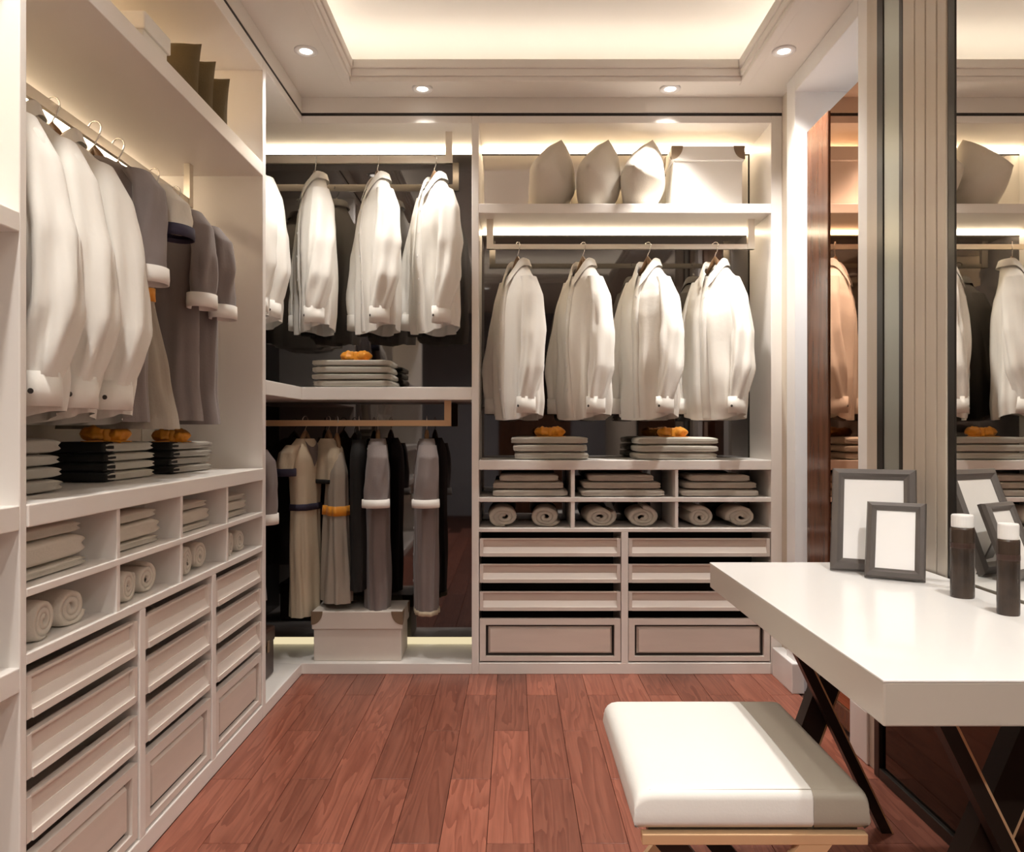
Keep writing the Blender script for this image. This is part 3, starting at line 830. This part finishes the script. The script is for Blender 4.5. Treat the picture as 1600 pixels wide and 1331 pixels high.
garment('dress', 'flared greige dress with orange belt in the corner', 'dress', (-0.850, CY - 0.01, ZR), math.radians(-62), GD, 'greige', 'dresses', 74, 0.012, None, None, belt=(-0.45, -0.405, 'orange'), nfold=8, hanger='the flared greige dress')
garment('long_coat', 'black coat between the flared dress and taupe coat in the corner', 'coat', (-0.745, CY, ZR), math.radians(-84), [(-0.80, 0.12, 0.040), (-0.60, 0.12, 0.040), (-0.35, 0.125, 0.042), (-0.22, 0.13, 0.042), (-0.16, 0.125, 0.040), (-0.13, 0.10, 0.036), (-0.11, 0.07, 0.034), (-0.09, 0.045, 0.032)], 'black', None, 75, 0.008, None, None, hanger='the black coat in the corner', hanger_m='black')
SLC = dict(path=[(0.120, 0, -0.115, 0.034, 0.042), (0.148, 0, -0.17, 0.036, 0.048), (0.160, -0.006, -0.26, 0.036, 0.050), (0.164, -0.012, -0.375, 0.038, 0.054)], cuff=('cuffw', 0.026, 0.010))
CC = [(-0.92, 0.095, 0.055), (-0.70, 0.10, 0.058), (-0.42, 0.11, 0.058), (-0.24, 0.135, 0.058), (-0.15, 0.150, 0.048), (-0.12, 0.12, 0.042), (-0.10, 0.075, 0.040), (-0.085, 0.045, 0.036)]
for i, x in enumerate((-0.655, -0.42)):
    garment('long_coat', ['long taupe coat with white cuff, left of two in the corner', 'long taupe coat with white cuff nearest the corner divider'][i], 'coat', (x, CY, ZR), math.radians(-82), CC, 'grey', 'grey coats', 76 + i, 0.007, SLC, None, hemband=(0.022, 'beige'), placket=True,
            hanger=['the left long taupe coat in the corner', 'the long taupe coat nearest the corner divider'][i])

# ------------------------------------------------------------------ folded clothes
def folded(name, label, cat, loc, w, d, h, m, group, seed, rotz=0.0, axis='y', lining=None):
    """folded garment: flattened roll profile with its folded edge on -Y (or +X) side; origin at base centre"""
    R = random.Random(seed)
    N, K = 22, 14
    vs, fs = [], []
    for i in range(K + 1):
        u = -1 + 2 * i / K
        e = (1 - abs(u) ** 12) ** 0.5 if abs(u) < 1 else 0.0
        for k in range(N):
            th = 2 * PI * k / N
            c, s = math.cos(th), math.sin(th)
            y = d / 2 * spow(c, 0.30)
            z = h / 2 * spow(s, 0.55) * (0.80 + 0.20 * e) * (1 - 0.05 * abs(u) ** 4)
            # crease line in the fold (front)
            if abs(s) < 0.15 and c < 0: y += 0.010
            nz = noise.noise(Vector((u * 2 + seed, c * 1.5, s * 1.5))) * 0.006
            x = w / 2 * u * (1 - 0.015 * abs(s) - 0.02 * (R.random() if i in (0, K) else 0))
            vs.append(Vector((x, y + nz * 0.5, h / 2 + z * (0.97 + nz * 6))))
    for i in range(K):
        for k in range(N):
            fs.append((i * N + k, (i + 1) * N + k, (i + 1) * N + (k + 1) % N, i * N + (k + 1) % N))
    fs.append(tuple(range(N))); fs.append(tuple(range(K * N, K * N + N))[::-1])
    if lining is None:
        o = make(name, vs, fs, m, None, True, loc, (0, 0, rotz))
        return tag(o, label, cat, group)
    t = thing(name, label, cat, loc, rotz, group)
    make('folded_cloth', vs, fs, m, t, True)
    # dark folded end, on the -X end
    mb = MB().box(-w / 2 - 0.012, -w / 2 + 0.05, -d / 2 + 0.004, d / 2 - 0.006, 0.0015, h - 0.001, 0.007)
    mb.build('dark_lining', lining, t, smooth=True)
    return t

def bow(label, loc, s=1.0, rotz=0.0, flat=1.0):
    t = thing('ribbon_bow', label, 'bow', loc, rotz, 'orange bows on folded stacks')
    for sx in (-1, 1):
        vv, ff = [], []
        n, m_ = 14, 18
        for i in range(n + 1):
            q = i / n
            env = math.sin(PI * (0.06 + 0.94 * q) ** 0.75) ** 0.55 if q < 1 else 0.0
            env = max(env, 0.16) if q < 0.5 else env
            for k in range(m_):
                a = 2 * PI * k / m_
                rip = 1 + 0.22 * math.sin(4 * a + 1.3 * sx + 3 * q) + 0.35 * noise.noise(Vector((math.cos(a) * 2, math.sin(a) * 2 + sx, q * 5)))
                vv.append((sx * (0.006 + 0.074 * q) * s, 0.028 * s * env * math.cos(a) * rip, (0.0215 + 0.0205 * env * math.sin(a) * rip) * s * flat))
        for i in range(n):
            for k in range(m_):
                ff.append((i * m_ + k, i * m_ + (k + 1) % m_, (i + 1) * m_ + (k + 1) % m_, (i + 1) * m_ + k))
        make('loop', vv, ff, 'orange', t, True)
        mb = MB().hexa([(sx * 0.008 * s, -0.016 * s, 0.001), (sx * 0.070 * s, -0.040 * s, 0.001), (sx * 0.078 * s, -0.020 * s, 0.001), (sx * 0.008 * s, 0.006 * s, 0.001),
                        (sx * 0.008 * s, -0.016 * s, 0.006), (sx * 0.070 * s, -0.040 * s, 0.004), (sx * 0.078 * s, -0.020 * s, 0.004), (sx * 0.008 * s, 0.006 * s, 0.006)])
        mb.build('tail', 'orange', t)
    mb = MB().box(-0.014 * s, 0.014 * s, -0.020 * s, 0.018 * s, 0.001, 0.040 * s * flat, 0.009 * s)
    mb.build('knot', 'orange', t, smooth=True)

# stacks on the back worktop
def stack(cx, cy, z0, w, d, n, h, where, group, seed, rot=0.0, lining=None, m='fold', cat='folded garment'):
    names = {3: ['bottom', 'middle', 'top'], 4: ['bottom', 'second from bottom', 'third from bottom', 'top'], 5: ['bottom', 'second from bottom', 'middle', 'fourth from bottom', 'top'], 2: ['bottom', 'top'], 1: ['single']}[n]
    R = random.Random(seed); z = z0
    for i in range(n):
        hh = h * R.uniform(0.92, 1.08) if not isinstance(h, list) else h[i]
        ww = w[i] if isinstance(w, list) else w * R.uniform(0.97, 1.02)
        folded('folded_garment', f'{where}, {names[i]} one of the pile', cat, (cx + R.uniform(-.005, .005), cy + R.uniform(-.004, .004), z), ww, d, hh, m, group, seed * 7 + i, rot + R.uniform(-.02, .02), lining=lining)
        z += hh * 0.985
    return z
zt = stack(0.172, 3.70, 0.994, 0.355, 0.24, 3, 0.037, 'pale folded garment under leftmost shirts, back worktop', 'folded clothes on the back worktop', 101)
bow('orange ribbon bow on the left back worktop stack', (0.172, 3.665, zt - 0.002), 0.95, 0.05, 1.2)
zt = stack(0.765, 3.70, 0.994, 0.375, 0.24, 3, 0.037, 'pale folded garment under third shirt, back worktop', 'folded clothes on the back worktop', 102)
bow('orange ribbon bow on the right back worktop stack', (0.757, 3.665, zt - 0.002), 0.94, -0.04, 1.2)
zt = stack(-0.755, 3.70, 1.334, 0.375, 0.24, 4, 0.033, 'pale folded garment on the corner shelf', 'folded clothes on the corner shelf', 103)
bow('orange ribbon bow on the corner shelf stack', (-0.752, 3.665, zt - 0.002), 0.97, 0.0, 1.2)

# stacks on the left worktop: their long light side faces the room, their dark lining faces the viewer
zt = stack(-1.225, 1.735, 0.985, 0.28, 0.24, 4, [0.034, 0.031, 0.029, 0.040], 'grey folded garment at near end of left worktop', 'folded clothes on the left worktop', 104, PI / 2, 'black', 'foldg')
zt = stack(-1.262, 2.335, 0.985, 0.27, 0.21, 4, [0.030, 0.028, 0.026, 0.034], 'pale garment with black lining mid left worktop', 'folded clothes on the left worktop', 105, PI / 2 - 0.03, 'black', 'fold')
bow('orange ribbon bow on the middle stack of the left worktop', (-1.20, 2.26, zt - 0.002), 0.86, PI / 2 - 1.0, 1.35)
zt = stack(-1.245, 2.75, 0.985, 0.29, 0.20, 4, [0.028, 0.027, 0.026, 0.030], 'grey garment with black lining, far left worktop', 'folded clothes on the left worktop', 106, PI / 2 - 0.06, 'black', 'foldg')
bow('orange ribbon bow on the far stack of the left worktop', (-1.195, 2.68, zt - 0.002), 0.80, PI / 2 - 1.1, 1.35)

# cubby contents, back wall
for i, (x, w) in enumerate(((0.070, 0.355), (0.505, 0.39), (0.965, 0.36))):
    stack(x, 3.715, 0.821, [w, w * 0.93, w * 0.78], 0.26, 3, [0.036, 0.036, 0.034], 'ecru sweater in the ' + ['left', 'middle', 'right'][i] + ' upper back cubby', 'sweaters in the back cubbies', 110 + i, 0, None, 'roll', 'sweater')

def clothroll(label, loc, rx, rz, length, rotz, group, seed, m='roll'):
    """rolled knit lying along local Y, spiral end towards -Y"""
    R = random.Random(seed)
    turns, n = 2.6, 56
    th_ = 1.0 / (turns + 0.6)
    inner, outer = [], []
    for i in range(n + 1):
        q = i / n
        a = q * turns * 2 * PI + R.uniform(0, 0.02) + seed
        r = th_ * 0.06 + (1 - th_ * 0.06 - th_ * 0.9) * q
        ro = r + th_ * 0.80
        for (rr, lst) in ((r, inner), (ro, outer)):
            w_ = 1 + 0.05 * noise.noise(Vector((math.cos(a) * 2, math.sin(a) * 2, seed)))
            x, z = rx * rr * math.cos(a) * w_, rz * rr * math.sin(a) * w_
            if z < -rz * 0.82: z = -rz * 0.82
            lst.append((x, z + rz * 0.83))
    vs, fs = [], []
    for (yy, sc) in ((-length / 2, 0.93), (-length / 2 + 0.02, 1.0), (length / 2 - 0.02, 1.0), (length / 2, 0.93)):
        for p in inner: vs.append((p[0] * sc, yy, max(0, (p[1] - rz * .83) * sc + rz * .83 * 1.0)))
        for p in outer: vs.append((p[0] * sc, yy, max(0, (p[1] - rz * .83) * sc + rz * .83 * 1.0)))
    row = 2 * (n + 1)
    for L_ in range(3):
        b0, b1 = L_ * row, (L_ + 1) * row
        for i in range(n):
            fs.append((b0 + i, b0 + i + 1, b1 + i + 1, b1 + i))
            fs.append((b0 + n + 1 + i, b1 + n + 1 + i, b1 + n + 2 + i, b0 + n + 2 + i))
        fs.append((b0 + n, b0 + row - 1, b1 + row - 1, b1 + n))
    for b0, fl_ in ((0, 1), (3 * row, 0)):
        for i in range(n):
            q = (b0 + i, b0 + n + 1 + i, b0 + n + 2 + i, b0 + i + 1)
            fs.append(q if fl_ else q[::-1])
    o = make('rolled_garment', vs, fs, m, None, True, loc, (0, 0, rotz))
    return tag(o, label, 'rolled garment', group)
for i, (px0, px1) in enumerate(((760, 812), (828, 880), (908, 962), (975, 1030), (1065, 1112), (1130, 1180))):
    s_ = 327.0
    x = ((px0 + px1) / 2 - 803) / s_
    clothroll('ecru rolled knit, ' + ['left', 'right'][i % 2] + ' one in the ' + ['left', 'middle', 'right'][i // 2] + ' lower back cubby', (x, 3.74, 0.678), (px1 - px0) / 2 / s_, 0.056, 0.24, 0.05 * (-1) ** i, 'rolls in the back cubbies', i + 1)
# left cubbies
for i in range(4):
    yc = Y0 + cw * (i + 0.5)
    nm_ = ['nearest', 'second', 'third', 'farthest'][i]
    stack(-1.14, yc - (0.02 if i else 0.03), 0.814, [0.27, 0.255, 0.22], 0.24, 3, [[0.024, 0.058, 0.030], [0.024, 0.050, 0.030], [0.022, 0.046, 0.026], [0.022, 0.040, 0.024]][i], 'ecru sweater in the ' + nm_ + ' upper left cubby', 'sweaters in the left cubbies', 120 + i, PI / 2, None, 'cream', 'sweater')
    for j, dy in enumerate((-0.085, 0.055)):
        clothroll('ecru rolled knit, ' + ['near', 'far'][j] + ' one in the ' + nm_ + ' lower left cubby', (-1.115 - 0.01 * j, yc + dy, 0.682), 0.058 - 0.004 * i, 0.052 - 0.004 * j * (i % 2), 0.20, PI / 2 + 0.1 * (-1) ** j, 'rolls in the left cubbies', 20 + i * 2 + j, 'cream')

# ------------------------------------------------------------------ cushions
def cushion(label, loc, rot, w, h, th, m, group, seed, flat=None, name='cushion', pin=0.035):
    N = 22
    vs, fs = [], []
    for side in (1, -1):
        for i in range(N + 1):
            for j in range(N + 1):
                u, v = -1 + 2 * i / N, -1 + 2 * j / N
                e = max(0, (1 - abs(u) ** 2.6)) ** 0.6 * max(0, (1 - abs(v) ** 2.6)) ** 0.6
                x = w / 2 * u * (1 - pin * (1 - v * v) * abs(u) ** 3)
                z = h / 2 * v * (1 - pin * (1 - u * u) * abs(v) ** 3)
                nz = noise.noise(Vector((u * 1.8 + seed, v * 1.8, side))) * 0.012 * e
                vs.append(Vector((x, side * (th / 2 * e + nz), z)))
    n1 = (N + 1) ** 2
    for s_ in (0, 1):
        for i in range(N):
            for j in range(N):
                a = s_ * n1 + i * (N + 1) + j
                q = (a, a + 1, a + N + 2, a + N + 1)
                fs.append(q if s_ else q[::-1])
    for v in vs:
        if flat is not None:
            # squash the lowest part onto the shelf (cushion turned corner-up by 45 degrees)
            x, z = v.x, v.z
            rx_, rz_ = (x - z) * 0.70711, (x + z) * 0.70711
            if rz_ < -flat:
                v.y *= 1.0 + 0.5 * min(1, (-flat - rz_) / 0.05)
                rz_ = -flat
            v.x, v.z = rx_, rz_
    o = make(name, vs, fs, m, None, True, loc, rot)
    bm = bmesh.new(); bm.from_mesh(o.data); bmesh.ops.remove_doubles(bm, verts=bm.verts[:], dist=0.0004); bm.to_mesh(o.data); bm.free()
    return tag(o, label, 'cushion', group)
for i, px in enumerate((862, 935, 1004)):
    x = (px - 803) / 322
    cushion(['ivory cushion standing corner up, left of three above back shirts', 'ivory cushion standing corner up, middle of three above back shirts', 'ivory cushion standing corner up beside the white box'][i],
            (x, 3.715, 2.186 + 0.145), (math.radians(12), math.radians(4), math.radians(70)), 0.30, 0.30, 0.20, 'pillow', 'ivory cushions on the back shelf', i * 2.3, 0.145, pin=-0.10)
for i, y in enumerate((2.49, 2.61, 2.74)):
    cushion(['olive brown cushion next to the white box, left wardrobe top', 'olive brown cushion, middle of three on left wardrobe top', 'olive brown cushion farthest from the white box, left wardrobe top'][i],
            (-1.155, y, 2.184 + 0.107), (math.radians(-8), 0, math.radians(3)), 0.27, 0.215, 0.10, 'olive', 'olive cushions on the left shelf', 5 + i)

# ------------------------------------------------------------------ boxes
def storage_box(label, loc, w, d, h, lid, bm_, rotz=0.0, guards=True):
    t = thing('storage_box', label, 'box', loc, rotz)
    MB().box(-w / 2 + 0.008, w / 2 - 0.008, -d / 2 + 0.008, d / 2 - 0.008, 0, h - 0.01, 0.004).build('body', bm_, t)
    l = MB().box(-w / 2, w / 2, -d / 2, d / 2, h - lid, h, 0.005).build('lid', bm_, t)
    if guards:
        for sx in (-1, 1):
            for sy in (-1, 1):
                g = MB()
                x0, x1 = sorted((sx * (w / 2 + 0.002), sx * (w / 2 - 0.045)))
                y0, y1 = sorted((sy * (d / 2 + 0.002), sy * (d / 2 - 0.045)))
                # rounded triangular guard on each of the two upright faces
                yo = sy * (d / 2 + 0.0025); xo = sx * (w / 2 + 0.0025)
                pts = [(sx * w / 2, h)] + [(sx * (w / 2 - 0.052 * math.cos(a)), h - 0.062 * math.sin(a)) for a in [k * PI / 2 / 7 for k in range(8)]]
                for face in (0, 1):
                    if face == 0:
                        outer = [g.bm.verts.new((p[0], yo, p[1])) for p in pts]; inn = [g.bm.verts.new((p[0], yo - sy * 0.003, p[1])) for p in pts]
                    else:
                        k_ = [(sy * d / 2 - sy * (sx * w / 2 - p[0]) * sx, p[1]) for p in pts]
                        outer = [g.bm.verts.new((xo, p[0], p[1])) for p in k_]; inn = [g.bm.verts.new((xo - sx * 0.003, p[0], p[1])) for p in k_]
                    g.bm.faces.new(outer); g.bm.faces.new(inn[::-1])
                    for k in range(len(outer)):
                        g.bm.faces.new((outer[k], inn[k], inn[(k + 1) % len(inn)], outer[(k + 1) % len(outer)]))
                g.build('corner_guard', 'guard', l)
    return t
storage_box('cream lidded box with brown corner guards on the corner plinth', (-0.735, 3.715, 0.05), 0.425, 0.24, 0.235, 0.085, 'box')
storage_box('white lidded box with brown corner guards beside the ivory cushions', (0.925, 3.755, 2.186), 0.345, 0.20, 0.30, 0.07, 'boxw')
storage_box('white lidded box beside olive cushions on the left shelf', (-1.175, 2.215, 2.184), 0.30, 0.165, 0.118, 0.05, 'boxw', guards=False)
# dark brown boot-like case at the corner panel
t = thing('leather_case', 'dark brown upright leather case at the corner panel foot', 'case', (-1.20, 3.33, 0.05))
MB().box(-0.13, 0.13, -0.10, 0.10, 0, 0.21, 0.012).build('body', 'brownbox', t, smooth=False)
MB().box(-0.134, 0.134, -0.104, 0.104, 0.15, 0.215, 0.01).build('lid', 'brownbox', t)
MB().box(0.132, 0.138, -0.012, 0.012, 0.12, 0.17, 0.002).build('clasp', 'guard', t)

# ------------------------------------------------------------------ table
TZ = 0.73
tb = thing('dressing_table', 'white topped dressing table on crossed dark legs at right', 'table', (0.9, 1.8, 0))
def tpart(mb, name, m): return mb.build(name, m, tb, off=tb.location)
tpart(MB().box(0.60, XW - 0.013, 1.246, 2.351, TZ - 0.076, TZ - 0.003, 0.003), 'apron', 'apron')
tpart(MB().box(0.599, XW - 0.013, 1.245, 2.352, TZ - 0.004, TZ, 0.0012), 'tabletop', 'tabletop')
def cross_leg(y, x_top, x_bot, wd, th, edge=True):
    """flat plank in the plane y = const from (x_top, underside) to (x_bot, floor)"""
    zt_ = TZ - 0.076
    n = Vector((zt_, 0, x_top - x_bot)).normalized()   # in-plane normal
    hw = wd / 2 / max(0.2, abs(n.x))
    def pts(a, b, ya, yb):
        return [(x_bot + a, ya, 0), (x_bot + b, ya, 0), (x_bot + b, yb, 0), (x_bot + a, yb, 0), (x_top + a, ya, zt_), (x_top + b, ya, zt_), (x_top + b, yb, zt_), (x_top + a, yb, zt_)]
    lg = tpart(MB().hexa(pts(-hw, hw, y, y + th)), 'leg', 'legdark')
    if edge:
        e = MB().hexa(pts(hw - 0.001, hw + 0.004, y - 0.001, y + th + 0.001)).build('gold_edge', 'gold', lg, off=tb.location)
for (y, ta, ba, tb_, bb) in ((2.16, 0.736, 1.05, 1.0, 0.76), (1.40, 0.763, 1.085, 1.03, 0.75)):
    cross_leg(y, ta, ba, 0.027, 0.035)
    cross_leg(y + 0.052, tb_, bb, 0.066, 0.05)

# ------------------------------------------------------------------ stool
st = thing('bench_stool', 'white and taupe leather stool with gold crossed legs', 'stool', (0.44, 1.66, 0))
SX0, SX1, SY0, SY1, SZ0, SZ1 = 0.222, 0.655, 1.415, 1.90, 0.400, 0.470
def pad(x0, x1, rl, rr, m, nm):
    """half of the cushion between x0 and x1, rounded on the outer side(s)"""
    nx, ny = 20, 28
    vs, fs = [], []
    def prof(q, w, rr_):   # rounding drop near outer edges
        return 0 if q > rr_ else rr_ - math.sqrt(max(0, rr_ * rr_ - (rr_ - q) ** 2))
    top = []
    r = 0.030
    xs = [x0 + (x1 - x0) * (0.5 - 0.5 * math.cos(PI * i / nx)) for i in range(nx + 1)]
    ys = [SY0 + (SY1 - SY0) * (0.5 - 0.5 * math.cos(PI * j / ny)) for j in range(ny + 1)]
    def z_at(x, y):
        dl_ = (x - SX0); dr_ = (SX1 - x)
        df = y - SY0; db = SY1 - y
        z = SZ1
        for q in ((dl_, 0.030), (dr_, 0.018), (df, 0.020), (db, 0.024)):
            z -= prof(q[0], 0, q[1]) * 0.9
        z += 0.006 * math.sin(PI * (x - SX0) / (SX1 - SX0)) * math.sin(PI * (y - SY0) / (SY1 - SY0))
        return max(z, SZ1 - 0.034)
    for i in range(nx + 1):
        for j in range(ny + 1):
            vs.append((xs[i], ys[j], z_at(xs[i], ys[j])))
    for i in range(nx):
        for j in range(ny):
            a = i * (ny + 1) + j
            fs.append((a, a + ny + 1, a + ny + 2, a + 1))
    # skirt
    loop = [i * (ny + 1) for i in range(nx + 1)] + [nx * (ny + 1) + j for j in range(1, ny + 1)] + [i * (ny + 1) + ny for i in range(nx - 1, -1, -1)] + [j for j in range(ny - 1, 0, -1)]
    base = len(vs)
    cx, cy = (SX0 + SX1) / 2, (SY0 + SY1) / 2
    rows = [(SZ1 - 0.040, 0.0), (SZ1 - 0.055, 0.002), (SZ0 + 0.008, 0.0), (SZ0, -0.008)]
    prev = loop
    for (z, e) in rows:
        cur = []
        for li in loop:
            x, y, zz = vs[li]
            ox = (e if x >= SX1 - 1e-5 else (-e if x <= SX0 + 1e-5 else 0))
            oy = (e if y >= SY1 - 1e-5 else (-e if y <= SY0 + 1e-5 else 0))
            cur.append(len(vs)); vs.append((x + ox, y + oy, min(z, zz - 0.001)))
        for k in range(len(loop)):
            fs.append((prev[k], cur[k], cur[(k + 1) % len(loop)], prev[(k + 1) % len(loop)]))
        prev = cur
    fs.append(tuple(prev[::-1]))
    vs = [Vector(v) - Vector(st.location) for v in vs]
    return make(nm, vs, fs, m, st, True)
XS = 0.552
pad(SX0, XS, 1, 0, 'seat', 'white_cushion')
pad(XS + 0.0005, SX1, 0, 1, 'seatt', 'taupe_cushion')
# seam welt along the front edge
wm_ = MB().tube([(SX0 + 0.03, SY0 + 0.012, SZ1 - 0.0035), (XS, SY0 + 0.012, SZ1 - 0.0025), (SX1 - 0.02, SY0 + 0.012, SZ1 - 0.0045)], 0.0016, 8)
wm_.build('seam_welt', 'seatt', st, smooth=True, off=st.location)
def spart(mb, name, m): return mb.build(name, m, st, off=st.location)
spart(MB().box(0.236, 0.652, 1.412, 1.432, 0.372, 0.392, 0.002), 'frame_rail', 'gold')
spart(MB().box(0.236, 0.652, 1.88, 1.90, 0.372, 0.392, 0.002), 'frame_rail', 'gold')
spart(MB().box(0.25, 0.64, 1.43, 1.89, 0.380, 0.402, 0.002), 'seat_board', 'legdark')
for y in (1.412, 1.865):
    for (xt, xb_, m_) in ((0.555, 0.27, 'gold'), (0.285, 0.60, 'legdark')):
        o_ = 0.0 if m_ == 'gold' else 0.02
        hw = 0.030
        mb = MB().hexa([(xb_ - hw, y + o_, 0), (xb_ + hw, y + o_, 0), (xb_ + hw, y + o_ + 0.018, 0), (xb_ - hw, y + o_ + 0.018, 0), (xt - hw, y + o_, 0.372), (xt + hw, y + o_, 0.372), (xt + hw, y + o_ + 0.018, 0.372), (xt - hw, y + o_ + 0.018, 0.372)])
        spart(mb, 'leg', m_)

# ------------------------------------------------------------------ picture frames and bottles
def picture_frame(label, bl, br, height, bw_, tilt):
    """bl, br: world xy of the bottom corners seen from the front; leaning back"""
    bl, br = Vector(bl), Vector(br)
    d = br - bl; w = d.length
    c = (bl + br) / 2
    t = thing('picture_frame', label, 'picture frame', (c.x, c.y, TZ), math.atan2(d.y, d.x))
    ct, st_ = math.cos(tilt), math.sin(tilt)
    def lean(x, y, z): return Vector((x, y * ct + z * st_, z * ct - y * st_ + 0.004))
    def rail_(a0, a1, horizontal, nm):
        mb = MB()
        # stepped bevelled section: outer, ridge, inner
        sec = [(0, 0.0), (0.004, -0.010), (bw_ * 0.55, -0.016), (bw_ * 0.75, -0.010), (bw_, -0.006), (bw_, 0.010), (0, 0.010)]
        (p0, p1) = (a0, a1)
        rows = []
        for end in (0, 1):
            r = []
            for (q, y) in sec:
                x, z = p1 if end else p0
                ix = 1 if (x < 0) else -1; iz = 1 if (z < height / 2) else -1
                r.append(mb.bm.verts.new(lean(x + ix * q, y, z + iz * q)))
            rows.append(r)
        n = len(sec)
        for k in range(n): mb.bm.faces.new((rows[0][k], rows[0][(k + 1) % n], rows[1][(k + 1) % n], rows[1][k]))
        mb.bm.faces.new(rows[0][::-1]); mb.bm.faces.new(rows[1])
        mb.build(nm, 'frame', t)
    A, B, C_, D = (-w / 2, 0), (w / 2, 0), (w / 2, height), (-w / 2, height)
    rail_(A, B, True, 'frame_rail'); rail_(B, C_, False, 'frame_rail'); rail_(C_, D, True, 'frame_rail'); rail_(D, A, False, 'frame_rail')
    q = bw_ - 0.003
    vs = [lean(x, y, z) for y in (-0.004, 0.008) for (x, z) in ((-w / 2 + q, q), (w / 2 - q, q), (w / 2 - q, height - q), (-w / 2 + q, height - q))]
    MB().hexa(vs).build('picture', 'photo', t)
    # easel strut behind
    top = lean(0, 0.012, height * 0.62)
    mb = MB().hexa([(-0.02, top.y + 0.055, -0.0), (0.02, top.y + 0.055, -0.0), (0.02, top.y + 0.060, 0.0), (-0.02, top.y + 0.060, 0.0), (-0.02, top.y, top.z), (0.02, top.y, top.z), (0.02, top.y + 0.005, top.z), (-0.02, top.y + 0.005, top.z)])
    mb.build('easel_strut', 'frame', t)
picture_frame('larger dark grey picture frame standing at the back', (0.911, 2.215), (1.112, 2.115), 0.306, 0.034, math.radians(21))
picture_frame('smaller dark grey picture frame standing in front', (0.960, 2.105), (1.088, 2.030), 0.214, 0.026, math.radians(21))

def bottle(label, x, y, r, h, cap):
    t = thing('bottle', label, 'bottle', (x, y, TZ))
    MB().lathe([(r * 0.97, 0), (r, 0.004), (r, h - cap - 0.004), (r * 0.94, h - cap)], 28).build('body', 'bottle', t, smooth=False)
    MB().lathe([(r * 0.90, h - cap), (r * 0.92, h - cap + 0.002), (r * 0.92, h - 0.003), (r * 0.86, h)], 28).build('cap', 'capw', t, smooth=False)
    MB().lathe([(r * 1.005, h * 0.60), (r * 1.012, h * 0.605), (r * 1.012, h * 0.66), (r * 1.005, h * 0.665)], 28).build('label_band', 'brownbox', t)
bottle('dark brown bottle with white cap nearer the picture frames', 1.089, 1.865, 0.0265, 0.20, 0.030)
bottle('dark brown bottle with white cap nearer the table front', 1.088, 1.69, 0.0225, 0.20, 0.034)
